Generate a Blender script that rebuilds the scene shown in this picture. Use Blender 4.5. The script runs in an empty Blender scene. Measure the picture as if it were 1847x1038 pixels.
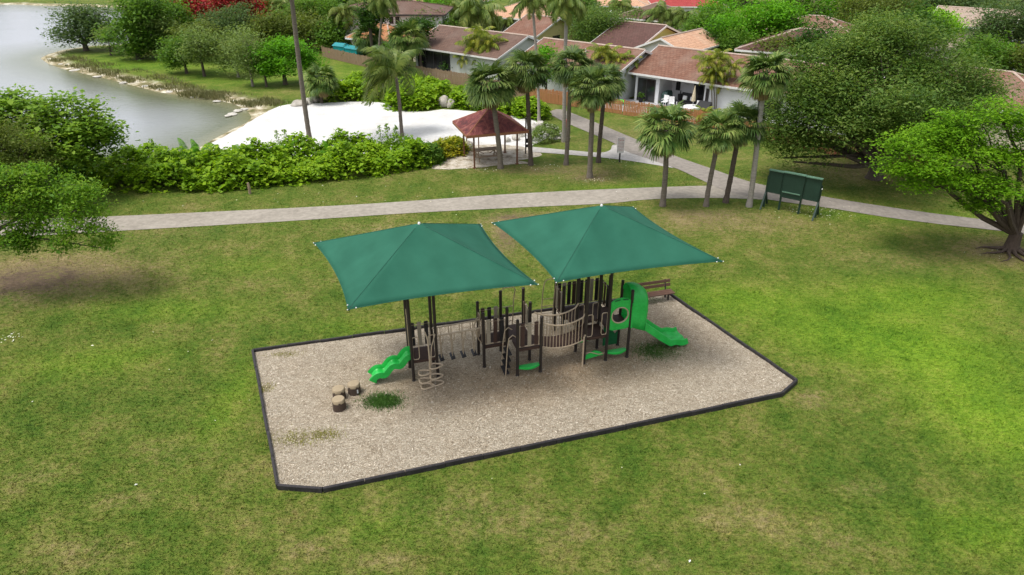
import bpy, math, random
import numpy as np
from mathutils import Vector, Matrix
C = bpy.context.scene.collection
R = math.radians
random.seed(7); RNG = np.random.default_rng(11)

# ------------------------------------------------------------------ camera and measuring
CAM_H, PITCH, FPX = 15.0, R(28), 1231.0
def ray(u, v):
    x = (u-923.5)/FPX; y = (519-v)/FPX
    return (x, math.cos(PITCH)+y*math.sin(PITCH), -math.sin(PITCH)+y*math.cos(PITCH))
def at(u, v, z=0.0):
    "ground position measured from the photograph"
    d = ray(u, v); t = (z-CAM_H)/d[2]
    return (d[0]*t, d[1]*t)
def up_at(u, v, y):
    "x and height of a measured point standing over ground distance y"
    d = ray(u, v); t = y/d[1]
    return (d[0]*t, CAM_H+d[2]*t)
def mpp(y, z=0.0):
    return (y*math.cos(PITCH)-(z-CAM_H)*math.sin(PITCH))/FPX

cam = bpy.data.cameras.new('camera'); camo = bpy.data.objects.new('camera', cam); C.objects.link(camo)
camo.location = (0, 0, CAM_H); camo.rotation_euler = (R(90)-PITCH, 0, 0)
cam.sensor_width = 36; cam.lens = FPX/1847*36; cam.clip_end = 6000; cam.clip_start = .1
bpy.context.scene.camera = camo

# ------------------------------------------------------------------ materials
class NT:
    def __init__(s, name):
        s.m = bpy.data.materials.new(name); s.m.use_nodes = True
        s.t = s.m.node_tree; s.t.nodes.clear()
        s.out = s.n('ShaderNodeOutputMaterial')
    def n(s, typ, **kw):
        nd = s.t.nodes.new(typ)
        for k, v in kw.items(): setattr(nd, k, v)
        return nd
    def l(s, a, b): s.t.links.new(a, b)
    def noise(s, vec, scale, detail=3, rough=.55, dist=0):
        n = s.n('ShaderNodeTexNoise'); n.inputs['Scale'].default_value = scale
        n.inputs['Detail'].default_value = detail; n.inputs['Roughness'].default_value = rough
        n.inputs['Distortion'].default_value = dist
        if vec: s.l(vec, n.inputs['Vector'])
        return n.outputs['Fac']
    def ramp(s, fac, stops, interp='LINEAR'):
        r = s.n('ShaderNodeValToRGB'); r.color_ramp.interpolation = interp
        e = r.color_ramp.elements
        while len(e) > 1: e.remove(e[-1])
        for i, (p, c) in enumerate(stops):
            if i == 0: e[0].position = p; k = e[0]
            else: k = e.new(p)
            k.color = (*c, 1) if len(c) == 3 else c
        s.l(fac, r.inputs['Fac'])
        return r.outputs['Color']
    def mix(s, fac, a, b, blend='MIX'):
        m = s.n('ShaderNodeMix', data_type='RGBA', blend_type=blend)
        for sock, v in ((m.inputs['Factor'], fac), (m.inputs['A'], a), (m.inputs['B'], b)):
            if isinstance(v, (int, float)): sock.default_value = v
            elif isinstance(v, tuple): sock.default_value = (*v, 1)
            else: s.l(v, sock)
        return m.outputs['Result']
    def math(s, op, a, b=0.0, clamp=False):
        m = s.n('ShaderNodeMath', operation=op, use_clamp=clamp)
        for i, v in enumerate((a, b)):
            if isinstance(v, (int, float)): m.inputs[i].default_value = v
            else: s.l(v, m.inputs[i])
        return m.outputs[0]
    def attr(s, name):
        a = s.n('ShaderNodeAttribute'); a.attribute_name = name
        return a.outputs['Fac']
    def coord(s, which='Object', scale=None, rot=None):
        c = s.n('ShaderNodeTexCoord').outputs[which]
        if scale or rot:
            m = s.n('ShaderNodeMapping'); s.l(c, m.inputs['Vector'])
            if scale: m.inputs['Scale'].default_value = scale
            if rot: m.inputs['Rotation'].default_value = rot
            c = m.outputs['Vector']
        return c
    def bump(s, h, strength=.3, dist=.02):
        b = s.n('ShaderNodeBump'); b.inputs['Strength'].default_value = strength
        b.inputs['Distance'].default_value = dist; s.l(h, b.inputs['Height'])
        return b.outputs['Normal']
    def bsdf(s, col, rough=.7, normal=None, metal=0, spec=.35, link=True):
        p = s.n('ShaderNodeBsdfPrincipled')
        if isinstance(col, tuple): p.inputs['Base Color'].default_value = (*col, 1)
        else: s.l(col, p.inputs['Base Color'])
        if isinstance(rough, (int, float)): p.inputs['Roughness'].default_value = rough
        else: s.l(rough, p.inputs['Roughness'])
        p.inputs['Metallic'].default_value = metal; p.inputs['Specular IOR Level'].default_value = spec
        if normal: s.l(normal, p.inputs['Normal'])
        if link: s.l(p.outputs[0], s.out.inputs['Surface'])
        return p
def rough_mat(name, c1, c2, scale=6, rough=.7, bump=.15, dist=.01, spec=.3, fine=None, metal=0, stretch=None):
    "two-tone weathered surface"
    t = NT(name); v = t.coord('Object', stretch)
    a = t.noise(v, scale, 5, .6)
    col = t.mix(t.math('MULTIPLY_ADD', a, 1.6) if 0 else a, c1, c2)
    col = t.ramp(a, [(.3, c1), (.7, c2)])
    b = t.noise(v, fine or scale*6, 3)
    col = t.mix(.25, col, t.ramp(b, [(.3, tuple(x*.6 for x in c1)), (.7, tuple(min(1, x*1.3) for x in c2))]))
    t.bsdf(col, rough, t.bump(b, bump, dist), metal, spec)
    return t.m
def leaf_mat(name, cols, trans=.45, rough=.55, clump=.5, bright=True):
    "foliage: every leaf its own shade, drifts of younger and older leaves"
    t = NT(name)
    g = t.n('ShaderNodeNewGeometry')
    v = t.coord('Object')
    f = t.math('ADD', t.math('MULTIPLY', g.outputs['Random Per Island'], .34), t.math('MULTIPLY', t.noise(v, clump, 2), .45)); f = t.math('ADD', f, t.math('MULTIPLY', t.noise(v, clump*3.4, 2), .55)); f = t.math('SUBTRACT', f, .12)
    cols = [(min(.7, c[0]*1.72), min(.7, c[1]*1.68), c[2]*1.15) for c in cols] if bright else cols
    n = len(cols); col = t.ramp(f, [(.18+.62*i/(n-1), c) for i, c in enumerate(cols)])
    p = t.bsdf(col, rough, None, 0, .18, link=False)
    tr = t.n('ShaderNodeBsdfTranslucent')
    t.l(t.mix(1.0, col, (1.0, 1.0, .55), 'MULTIPLY'), tr.inputs['Color'])
    mx = t.n('ShaderNodeMixShader'); mx.inputs[0].default_value = trans
    t.l(p.outputs[0], mx.inputs[1]); t.l(tr.outputs[0], mx.inputs[2]); t.l(mx.outputs[0], t.out.inputs['Surface'])
    return t.m
def plain(name, c, rough=.5, spec=.4, var=.25, scale=3, metal=0, bump=.05):
    return rough_mat(name, tuple(x*(1-var) for x in c), tuple(min(1, x*(1+var*.6)) for x in c), scale, rough, bump, .005, spec, None, metal)

# ------------------------------------------------------------------ mesh building
class MB:
    def __init__(s): s.v = []; s.f = []
    def add(s, vs, fs):
        o = len(s.v); s.v += [tuple(p) for p in vs]; s.f += [tuple(i+o for i in f) for f in fs]; return s
    def box(s, c, d, rz=0, ry=0, rx=0):
        m = Matrix.Translation(c) @ Matrix.Rotation(rz, 4, 'Z') @ Matrix.Rotation(ry, 4, 'Y') @ Matrix.Rotation(rx, 4, 'X')
        x, y, z = (k/2 for k in d)
        vs = [m @ Vector(p) for p in ((-x,-y,-z),(x,-y,-z),(x,y,-z),(-x,y,-z),(-x,-y,z),(x,-y,z),(x,y,z),(-x,y,z))]
        return s.add(vs, [(0,3,2,1),(4,5,6,7),(0,1,5,4),(1,2,6,5),(2,3,7,6),(3,0,4,7)])
    def bar(s, a, b, w, h, upv=(0,0,1)):
        a = Vector(a); b = Vector(b); d = (b-a).normalized(); u = Vector(upv)
        if abs(d.dot(u)) > .98: u = Vector((0, 1, 0))
        r = d.cross(u).normalized()*w/2; u2 = r.cross(d).normalized()*h/2
        vs = [a-r-u2, a+r-u2, a+r+u2, a-r+u2, b-r-u2, b+r-u2, b+r+u2, b-r+u2]
        return s.add(vs, [(0,1,2,3),(4,7,6,5),(0,4,5,1),(1,5,6,2),(2,6,7,3),(3,7,4,0)])
    def tube(s, pts, r, n=8, cap=True):
        pts = [Vector(p) for p in pts]
        rs = r if isinstance(r, (list, tuple)) else [r]*len(pts)
        ref = Vector((0, 0, 1)); vs = []; fs = []; prev = None
        for i, p in enumerate(pts):
            d = (pts[min(i+1, len(pts)-1)]-pts[max(i-1, 0)]).normalized()
            if prev is None:
                a = d.cross(ref if abs(d.dot(ref)) < .95 else Vector((1, 0, 0))).normalized()
            else:
                a = (prev-d*prev.dot(d)).normalized()
            prev = a; b = d.cross(a)
            vs += [p+(a*math.cos(2*math.pi*k/n)+b*math.sin(2*math.pi*k/n))*rs[i] for k in range(n)]
        for i in range(len(pts)-1):
            for k in range(n):
                fs.append((i*n+k, i*n+(k+1) % n, (i+1)*n+(k+1) % n, (i+1)*n+k))
        if cap: fs += [tuple(range(n-1, -1, -1)), tuple(range((len(pts)-1)*n, len(pts)*n))]
        return s.add(vs, fs)
    def prism(s, poly, z0, z1):
        n = len(poly); vs = [(x, y, z0) for x, y in poly]+[(x, y, z1) for x, y in poly]
        return s.add(vs, [tuple(range(n-1, -1, -1)), tuple(range(n, 2*n))]+[(i, (i+1) % n, n+(i+1) % n, n+i) for i in range(n)])
    def lathe(s, prof, n=16, c=(0, 0, 0)):
        vs = []; fs = []
        for r, z in prof:
            vs += [(c[0]+r*math.cos(2*math.pi*k/n), c[1]+r*math.sin(2*math.pi*k/n), c[2]+z) for k in range(n)]
        for i in range(len(prof)-1):
            for k in range(n): fs.append((i*n+k, i*n+(k+1) % n, (i+1)*n+(k+1) % n, (i+1)*n+k))
        fs += [tuple(range(n-1, -1, -1)), tuple(range((len(prof)-1)*n, len(prof)*n))]
        return s.add(vs, fs)
    def grid(s, P, nu, nv, thick=0):
        "P(i,j) -> point"
        vs = [P(i, j) for i in range(nu) for j in range(nv)]
        return s.add(vs, [(i*nv+j, (i+1)*nv+j, (i+1)*nv+j+1, i*nv+j+1) for i in range(nu-1) for j in range(nv-1)])
    def build(s, name, mat, parent=None, smooth=False, bevel=0, solid=0):
        me = bpy.data.meshes.new(name); me.from_pydata(s.v, [], s.f); me.update()
        return link(me, name, mat, parent, smooth, bevel, solid)
def link(me, name, mat, parent=None, smooth=False, bevel=0, solid=0):
    if mat: me.materials.append(mat)
    if smooth:
        me.polygons.foreach_set('use_smooth', [True]*len(me.polygons)); me.set_sharp_from_angle(angle=R(40))
    o = bpy.data.objects.new(name, me); C.objects.link(o)
    if parent: o.parent = parent
    if solid:
        m = o.modifiers.new('thickness', 'SOLIDIFY'); m.thickness = solid; m.offset = 0
    if bevel:
        m = o.modifiers.new('edge', 'BEVEL'); m.width = bevel; m.segments = 2; m.limit_method = 'ANGLE'
    return o
def np_mesh(name, verts, quads):
    "fast mesh from arrays; quads is (n, k)"
    me = bpy.data.meshes.new(name); n, k = quads.shape
    me.vertices.add(len(verts)); me.vertices.foreach_set('co', np.ascontiguousarray(verts, dtype=np.float32).ravel())
    me.loops.add(n*k); me.loops.foreach_set('vertex_index', np.ascontiguousarray(quads, dtype=np.int32).ravel())
    me.polygons.add(n); me.polygons.foreach_set('loop_start', np.arange(0, n*k, k, dtype=np.int32))
    me.polygons.foreach_set('loop_total', np.full(n, k, dtype=np.int32))
    me.update(calc_edges=True); return me
def tag(o, label=None, cat=None, group=None, kind=None):
    if label: o['label'] = label
    if cat: o['category'] = cat
    if group: o['group'] = group
    if kind: o['kind'] = kind
    return o
def empty(name, loc, label, cat, group=None, rz=0):
    o = bpy.data.objects.new(name, None); C.objects.link(o); o.location = loc; o.rotation_euler = (0, 0, rz)
    o.empty_display_size = .3
    return tag(o, label, cat, group)
def copy_tree(o, parent=None):
    c = o.copy(); C.objects.link(c)
    if parent: c.parent = parent
    for ch in list(o.children): copy_tree(ch, c)
    return c
def structure(name, o): o['kind'] = 'structure'; return o

# ------------------------------------------------------------------ foliage arrays
def unit(a): return a/np.maximum(np.linalg.norm(a, axis=-1, keepdims=True), 1e-6)
def leaf_quads(cent, size, aspect=.5, up=.5, rng=RNG, drop=0.0, along=None):
    "folded diamond leaves; returns verts, quads"
    n = len(cent); nrm = rng.normal(size=(n, 3)); nrm = unit(nrm); nrm[:, 2] = np.abs(nrm[:, 2])
    nrm = unit(nrm*(1-up)+np.array([0, 0, 1.])*up)
    t = rng.normal(size=(n, 3)) if along is None else along+rng.normal(size=(n, 3))*.35
    t[:, 2] -= drop; t = unit(t-nrm*np.sum(t*nrm, 1, keepdims=True)) if along is None else unit(t)
    b = unit(np.cross(nrm, t)); sz = np.asarray(size)[:, None] if np.ndim(size) else np.full((n, 1), size)
    sz = sz*np.exp(rng.normal(0, .28, (n, 1))); w = sz*aspect*.5
    v = np.empty((n, 4, 3)); mid = cent+t*sz*.05
    v[:, 0] = cent-t*sz*.5; v[:, 2] = cent+t*sz*.5-nrm*sz*.1
    v[:, 1] = mid+b*w+nrm*sz*.07; v[:, 3] = mid-b*w+nrm*sz*.07
    return v.reshape(-1, 3), np.arange(n*4).reshape(n, 4)
def in_ellipsoids(n, lobes, rng=RNG, shell=.55):
    "points near the skin of a union of ellipsoids (cx,cy,cz,rx,ry,rz)"
    L = np.array(lobes, float); area = (L[:, 3]*L[:, 4]+L[:, 4]*L[:, 5]+L[:, 3]*L[:, 5]); idx = rng.choice(len(L), n, p=area/area.sum())
    d = unit(rng.normal(size=(n, 3))); r = shell+(1-shell)*rng.random(n)**.6
    p = L[idx, :3]+d*L[idx, 3:]*r[:, None]
    return p
# ------------------------------------------------------------------ ground and lake
def gauss(x, y, cx, cy, rx, ry, rot=0):
    c, s = math.cos(rot), math.sin(rot); dx = x-cx; dy = y-cy
    a = (dx*c+dy*s)/rx; b = (-dx*s+dy*c)/ry
    return np.exp(-(a*a+b*b))
def poly_dist(x, y, poly):
    "signed distance, negative inside"
    P = np.array(poly, float); n = len(P); d = np.full(x.shape, 1e9); ins = np.zeros(x.shape, bool)
    for i in range(n):
        ax, ay = P[i]; bx, by = P[(i+1) % n]; ex, ey = bx-ax, by-ay
        t = np.clip(((x-ax)*ex+(y-ay)*ey)/(ex*ex+ey*ey+1e-9), 0, 1)
        d = np.minimum(d, np.hypot(x-ax-t*ex, y-ay-t*ey))
        c = ((ay > y) != (by > y)); xi = ax+(y-ay)/(by-ay+1e-12)*ex
        ins ^= c & (x < xi)
    return np.where(ins, -d, d)
WZ = -.22
LAKE = [at(u, v, WZ) for u, v in [(-900, 9), (-300, 8), (40, 8), (70, 10), (150, 11), (222, 14), (300, 30), (290, 58), (250, 78), (215, 82), (165, 84), (120, 91), (95, 98), (82, 105),
        (95, 114), (120, 123), (160, 132), (200, 141), (240, 151), (290, 164), (340, 172), (395, 178), (430, 186), (455, 197), (466, 211), (456, 222), (430, 234), (400, 250), (370, 268),
        (300, 288), (200, 296), (60, 300), (-100, 310), (-500, 320), (-1500, 300)]]
PLAY = [at(*p) for p in [(502, 882), (583, 888), (1410, 715), (1436, 692), (1205, 533), (457, 637)]]
BLOBS = {   # worn and lush places of the lawn: (u, v, radius along x, radius along y, weight)
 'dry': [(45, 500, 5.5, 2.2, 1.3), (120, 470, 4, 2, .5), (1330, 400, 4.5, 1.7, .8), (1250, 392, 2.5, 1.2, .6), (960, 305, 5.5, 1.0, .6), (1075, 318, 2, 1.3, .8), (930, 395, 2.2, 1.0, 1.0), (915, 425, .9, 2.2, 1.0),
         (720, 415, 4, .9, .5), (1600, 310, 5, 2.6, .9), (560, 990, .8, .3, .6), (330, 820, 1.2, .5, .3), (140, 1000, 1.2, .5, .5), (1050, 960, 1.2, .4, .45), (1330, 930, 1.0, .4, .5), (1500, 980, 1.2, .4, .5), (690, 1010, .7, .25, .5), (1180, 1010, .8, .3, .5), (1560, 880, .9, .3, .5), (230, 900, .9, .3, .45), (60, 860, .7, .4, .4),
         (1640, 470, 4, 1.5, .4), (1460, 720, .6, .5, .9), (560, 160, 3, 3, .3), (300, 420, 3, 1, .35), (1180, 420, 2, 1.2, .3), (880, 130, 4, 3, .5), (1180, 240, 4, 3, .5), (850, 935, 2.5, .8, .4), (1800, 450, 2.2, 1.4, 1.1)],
 'lush': [(1700, 640, 3.5, 2.4, .9), (1800, 760, 2.5, 2.5, 1.0), (1330, 540, 3, 1.6, .7), (1500, 600, 3.5, 2, .7), (300, 560, 3.5, 1.0, .45), (640, 590, 2.2, .8, .3), (1640, 540, 4, 2, .8), (250, 115, 14, 5, .7), (450, 140, 10, 5, .4),
          (700, 950, 1.5, .5, .3), (1780, 960, 2, 1.0, .6), (420, 720, .8, 2.5, .45), (1120, 340, 3, .7, .5), (1640, 390, 5, .7, .5), (660, 130, 8, 8, .4), (230, 640, 2, 1, .3), (440, 480, 3, 1, .3), (130, 660, 2.5, 1, .35)],
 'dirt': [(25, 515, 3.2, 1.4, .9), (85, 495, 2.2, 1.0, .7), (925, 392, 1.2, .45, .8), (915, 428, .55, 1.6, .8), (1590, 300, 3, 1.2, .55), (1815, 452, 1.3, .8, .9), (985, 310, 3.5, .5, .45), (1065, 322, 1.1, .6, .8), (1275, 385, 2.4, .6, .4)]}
def blobs(x, y, key):
    s = np.zeros(x.shape)
    for u, v, rx, ry, w in BLOBS[key]:
        cx, cy = at(u, v); s += w*gauss(x, y, cx, cy, rx, ry)
    return np.clip(s, 0, 1.2)
def make_ground():
    def axis(parts):
        a = []
        for lo, hi, st in parts: a += list(np.arange(lo, hi, st))
        return np.array(a)
    far = [75*1.22**k for k in range(1, 20)]
    xs = np.array(sorted([-f-60 for f in far]))
    xs = np.concatenate([xs, axis([(-135, -45, 1.0), (-45, 45, .5), (45, 100, 1.5)]), [100*1.22**k for k in range(0, 18)]])
    ys = np.concatenate([[-3000, -1200, -500, -200, -80, -30, -10, 0], axis([(5, 60, .45), (60, 125, .8), (125, 200, 1.5)]), [200*1.22**k for k in range(0, 15)]])
    X, Y = np.meshgrid(xs, ys, indexing='ij'); x = X.ravel(); y = Y.ravel()
    d = poly_dist(x, y, LAKE)
    z = np.where(d > 1.2, 0, np.where(d > -4, -.38*(np.clip((1.2-d)/3.0, 0, 1)), -.38))
    z = np.where(d < -1.8, np.maximum(-1.4, -.38+(d+1.8)*.25), z)
    far_f = np.clip((np.hypot(x, y)-220)/400, 0, 1)
    nu, nv = len(xs), len(ys)
    I = np.arange(nu*nv).reshape(nu, nv)
    q = np.stack([I[:-1, :-1], I[1:, :-1], I[1:, 1:], I[:-1, 1:]], -1).reshape(-1, 4)
    me = np_mesh('ground', np.stack([x, y, z], 1), q)
    sand = np.clip(1-(d-.2)/2.6, 0, 1)*(np.hypot(x, y) < 230)
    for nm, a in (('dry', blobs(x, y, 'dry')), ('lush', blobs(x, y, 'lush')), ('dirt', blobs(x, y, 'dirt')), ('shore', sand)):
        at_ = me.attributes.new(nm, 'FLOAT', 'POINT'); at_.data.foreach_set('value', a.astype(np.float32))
    me.polygons.foreach_set('use_smooth', [True]*len(me.polygons))
    return me
def grass_colour(t):
    v = t.coord('Object')
    big = t.noise(v, .22, 4, .6); mid = t.noise(v, .9, 4, .6); small = t.noise(v, 4.5, 4, .65)
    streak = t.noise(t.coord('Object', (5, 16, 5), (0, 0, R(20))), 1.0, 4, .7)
    fine = t.noise(v, 26, 3, .7)
    f = t.math('ADD', t.math('MULTIPLY', big, .45), t.math('MULTIPLY', mid, .45))
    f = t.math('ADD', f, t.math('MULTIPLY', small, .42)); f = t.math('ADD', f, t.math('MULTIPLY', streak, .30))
    f = t.math('SUBTRACT', f, .17); f = t.math('ADD', f, t.math('MULTIPLY', t.attr('dry'), .15)); f = t.math('SUBTRACT', f, t.math('MULTIPLY', t.attr('lush'), .16))
    green = t.ramp(f, [(.42, (.032, .074, .009)), (.54, (.062, .112, .014)), (.65, (.102, .138, .024)), (.76, (.165, .165, .050)), (.88, (.235, .198, .095))])
    lush = t.ramp(f, [(.36, (.085, .185, .012)), (.56, (.165, .27, .022)), (.78, (.28, .33, .06))])
    col = t.mix(t.math('MULTIPLY', t.attr('lush'), .82, True), green, lush)
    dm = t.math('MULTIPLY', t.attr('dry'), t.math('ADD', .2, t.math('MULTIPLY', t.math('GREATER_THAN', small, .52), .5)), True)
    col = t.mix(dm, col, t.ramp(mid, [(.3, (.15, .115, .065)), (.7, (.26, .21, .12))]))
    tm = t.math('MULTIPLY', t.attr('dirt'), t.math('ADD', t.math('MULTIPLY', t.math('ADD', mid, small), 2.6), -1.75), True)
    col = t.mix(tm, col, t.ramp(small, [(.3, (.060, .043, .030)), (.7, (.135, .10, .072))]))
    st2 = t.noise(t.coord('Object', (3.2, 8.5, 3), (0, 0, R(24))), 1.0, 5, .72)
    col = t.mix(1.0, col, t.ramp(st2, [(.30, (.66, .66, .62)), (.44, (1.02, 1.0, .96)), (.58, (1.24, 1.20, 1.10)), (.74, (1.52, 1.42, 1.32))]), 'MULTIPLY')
    return v, col, fine, small, streak
def ground_mat():
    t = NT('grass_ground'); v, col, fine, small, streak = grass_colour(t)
    col = t.mix(1.0, col, t.ramp(fine, [(.3, (.55, .55, .55)), (.7, (1.35, 1.35, 1.3))]), 'MULTIPLY')
    sm = t.math('MULTIPLY', t.attr('shore'), t.math('ADD', .35, t.math('MULTIPLY', t.noise(v, 1.3, 5, .7), 1.5)))
    scol = t.ramp(t.noise(v, .8, 4, .65), [(.36, (.12, .12, .045)), (.46, (.24, .20, .11)), (.56, (.42, .37, .25)), (.64, (.62, .58, .47))])
    col = t.mix(t.math('SUBTRACT', t.math('MULTIPLY', sm, 1.7), .5, True), col, scol)
    h = t.math('ADD', fine, t.math('MULTIPLY', small, 2.0))
    t.bsdf(col, .9, t.bump(h, .7, .05), 0, .12)
    return t.m
M_GROUND = ground_mat()
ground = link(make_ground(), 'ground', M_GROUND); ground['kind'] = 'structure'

def blade_mat():
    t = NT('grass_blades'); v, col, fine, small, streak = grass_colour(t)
    g = t.n('ShaderNodeNewGeometry')
    col = t.mix(1.0, col, t.ramp(g.outputs['Random Per Island'], [(0, (.75, .8, .7)), (.6, (1.25, 1.25, 1.1)), (1, (1.7, 1.6, 1.5))]), 'MULTIPLY')
    p = t.bsdf(col, .7, None, 0, .15, link=False); tr = t.n('ShaderNodeBsdfTranslucent'); t.l(col, tr.inputs['Color'])
    mx = t.n('ShaderNodeMixShader'); mx.inputs[0].default_value = .35
    t.l(p.outputs[0], mx.inputs[1]); t.l(tr.outputs[0], mx.inputs[2]); t.l(mx.outputs[0], t.out.inputs['Surface'])
    return t.m
SAND_POLYS = []; PATH_POLYS = []
def tufts(n):
    r = np.random.default_rng(5)
    y = 9+37*r.random(n*2)**1.15; x = (r.random(n*2)*2-1)*(y*.86+6)
    keep = poly_dist(x, y, PLAY) > .06
    for P in PATH_POLYS+SAND_POLYS: keep &= poly_dist(x, y, P) > .05
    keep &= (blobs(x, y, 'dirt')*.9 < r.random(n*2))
    x = x[keep][:n]; y = y[keep][:n]; n = len(x)
    th = r.random(n)*2*math.pi; cl = np.sin(x*2.1+1.3*np.sin(y*1.7))*np.sin(y*2.6+1.1*np.sin(x*1.3)); s = r.uniform(.04, .095, n)*(1+.25*blobs(x, y, 'lush'))*(1+.75*np.clip(cl-.35, 0, 1)); w = r.uniform(.006, .013, n)*1.6
    lean = r.normal(size=(n, 2))*.6+np.array([.35, -.15])
    v = np.empty((n, 3, 3)); bx = np.cos(th)*w; by = np.sin(th)*w
    v[:, 0] = np.stack([x-bx, y-by, np.zeros(n)-.003], 1); v[:, 1] = np.stack([x+bx, y+by, np.zeros(n)-.003], 1)
    v[:, 2] = np.stack([x+lean[:, 0]*s, y+lean[:, 1]*s, s*.8], 1)
    me = np_mesh('lawn_grass', v.reshape(-1, 3), np.arange(3*n).reshape(n, 3))
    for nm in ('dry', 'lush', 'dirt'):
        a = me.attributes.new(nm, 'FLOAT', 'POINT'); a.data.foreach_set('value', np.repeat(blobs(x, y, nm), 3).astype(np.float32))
    o = link(me, 'lawn_grass', blade_mat()); tag(o, 'short patchy grass blades of the lawn', 'grass', None, 'stuff')

# lake
def water_mat():
    t = NT('lake_water'); v = t.coord('Object', (1, 1.6, 1))
    n1 = t.noise(v, 2.2, 4, .6, .4); n2 = t.noise(v, .12, 3, .5)
    d = t.attr('depth')
    col = t.ramp(d, [(0, (.20, .19, .10)), (.12, (.13, .14, .085)), (.35, (.23, .24, .23)), (.8, (.33, .34, .375))])  # pale grey sky reflection is painted into the open-water base colour
    h = t.math('ADD', t.math('MULTIPLY', n1, .6), n2)
    p = t.bsdf(col, .13, t.bump(h, .30, .12), 0, .5); p.inputs['IOR'].default_value = 1.33
    return t.m
def make_lake():
    xs = np.concatenate([[-2500, -1200, -600, -350, -220], np.arange(-150, 0, 1.5)]); ys = np.concatenate([np.arange(20, 175, 1.5), [180, 200, 240]])
    X, Y = np.meshgrid(xs, ys, indexing='ij'); x = X.ravel(); y = Y.ravel(); nu, nv = len(xs), len(ys)
    I = np.arange(nu*nv).reshape(nu, nv); q = np.stack([I[:-1, :-1], I[1:, :-1], I[1:, 1:], I[:-1, 1:]], -1).reshape(-1, 4)
    d = poly_dist(x, y, LAKE); k = (d < 3)
    q = q[k[q].any(1)]
    me = np_mesh('lake', np.stack([x, y, np.full(len(x), WZ)], 1), q)
    a = me.attributes.new('depth', 'FLOAT', 'POINT'); a.data.foreach_set('value', np.clip(-d/18, 0, 1).astype(np.float32))
    return me
lake = link(make_lake(), 'water', water_mat()); lake['kind'] = 'structure'

# ------------------------------------------------------------------ sheets: sand, paths, mulch
def sheet(name, poly, z, mat, sub=None):
    import bmesh
    bm = bmesh.new(); vs = [bm.verts.new((x, y, z)) for x, y in poly]; f = bm.faces.new(vs)
    bmesh.ops.triangulate(bm, faces=[f]); bmesh.ops.recalc_face_normals(bm, faces=bm.faces)
    me = bpy.data.meshes.new(name); bm.to_mesh(me); bm.free()
    if me.polygons[0].normal.z < 0: me.flip_normals()
    o = link(me, name, mat); o['kind'] = 'structure'; return o
def smooth_poly(pts, closed=True, k=6, jit=0, seed=1):
    r = random.Random(seed); n = len(pts); out = []
    for i in range(n if closed else n-1):
        p0, p1, p2, p3 = (pts[(i+j) % n] if closed else pts[min(max(i+j, 0), n-1)] for j in (-1, 0, 1, 2))
        for s in range(k):
            t = s/k
            out.append(tuple(.5*(2*p1[c]+(p2[c]-p0[c])*t+(2*p0[c]-5*p1[c]+4*p2[c]-p3[c])*t*t+(3*p1[c]-p0[c]-3*p2[c]+p3[c])*t**3)+r.uniform(-jit, jit) for c in (0, 1)))
    if not closed: out.append(pts[-1])
    return out
def sand_mat():
    t = NT('white_sand'); v = t.coord('Object')
    a = t.noise(v, .6, 5, .6); b = t.noise(v, 5, 4, .7); c = t.noise(v, 40, 2)
    col = t.ramp(a, [(.3, (.54, .525, .495)), (.6, (.66, .65, .625))])
    col = t.mix(t.math('GREATER_THAN', b, .665), col, (.36, .33, .27))
    t.bsdf(col, .95, t.bump(t.math('ADD', b, t.math('MULTIPLY', c, .3)), .7, .09), 0, .1)
    return t.m
def pad_mat():
    t = NT('littered_sand'); v = t.coord('Object')
    a = t.noise(v, 1.6, 6, .75); b = t.noise(v, 9, 4, .7)
    col = t.ramp(a, [(.36, (.16, .13, .09)), (.44, (.36, .31, .23)), (.56, (.52, .47, .39)), (.68, (.62, .59, .52))])
    col = t.mix(t.math('GREATER_THAN', b, .62), col, (.13, .10, .06))
    t.bsdf(col, .95, t.bump(b, .6, .04), 0, .1); return t.m
def concrete_mat(name, c1, c2):
    t = NT(name); v = t.coord('Object')
    a = t.noise(v, .5, 5, .65); b = t.noise(v, 3, 5, .7); c = t.noise(v, 60, 2)
    col = t.ramp(a, [(.3, c1), (.7, c2)])
    col = t.mix(.35, col, t.ramp(b, [(.35, tuple(x*.62 for x in c1)), (.65, tuple(x*1.22 for x in c2))]))
    w = t.n('ShaderNodeTexVoronoi', feature='DISTANCE_TO_EDGE'); w.inputs['Scale'].default_value = .22
    t.l(v, w.inputs['Vector'])
    t.bsdf(col, .9, t.bump(c, .3, .005), 0, .15); return t.m
M_SAND = sand_mat(); M_PAD = pad_mat(); M_CONC = concrete_mat('path_concrete', (.245, .218, .178), (.34, .306, .256)); M_ASPH = concrete_mat('path_asphalt', (.20, .178, .152), (.285, .255, .222))
beach = smooth_poly([at(*p) for p in [(372, 266), (400, 249), (432, 232), (458, 216), (480, 203), (505, 192), (540, 187), (585, 186), (640, 184), (690, 186), (715, 198), (760, 202), (800, 198), (840, 200), (900, 206), (945, 214), (985, 222), (1000, 232), (985, 250), (962, 262), (955, 268), (900, 270), (860, 268), (800, 272), (640, 285), (480, 292), (390, 285)]], k=5, jit=.06)
sheet('beach', beach, .012, M_SAND)
pad = smooth_poly([at(*p) for p in [(786, 306), (782, 296), (800, 282), (812, 270), (860, 262), (905, 262), (945, 266), (975, 276), (968, 284), (935, 290), (962, 296), (920, 297), (860, 303)]], k=5, jit=.08, seed=3)
sheet('sand_pad', pad, .016, M_PAD)
up1 = [(-60, 400), (60, 396), (200, 391), (400, 382), (620, 371), (760, 362), (900, 352), (1050, 344), (1200, 338), (1262, 336), (1300, 336)]
lo1 = [(1385, 361), (1290, 358), (1180, 360), (1090, 368), (960, 374), (760, 384), (620, 393), (480, 402), (200, 418), (60, 426), (-60, 432)]
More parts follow.
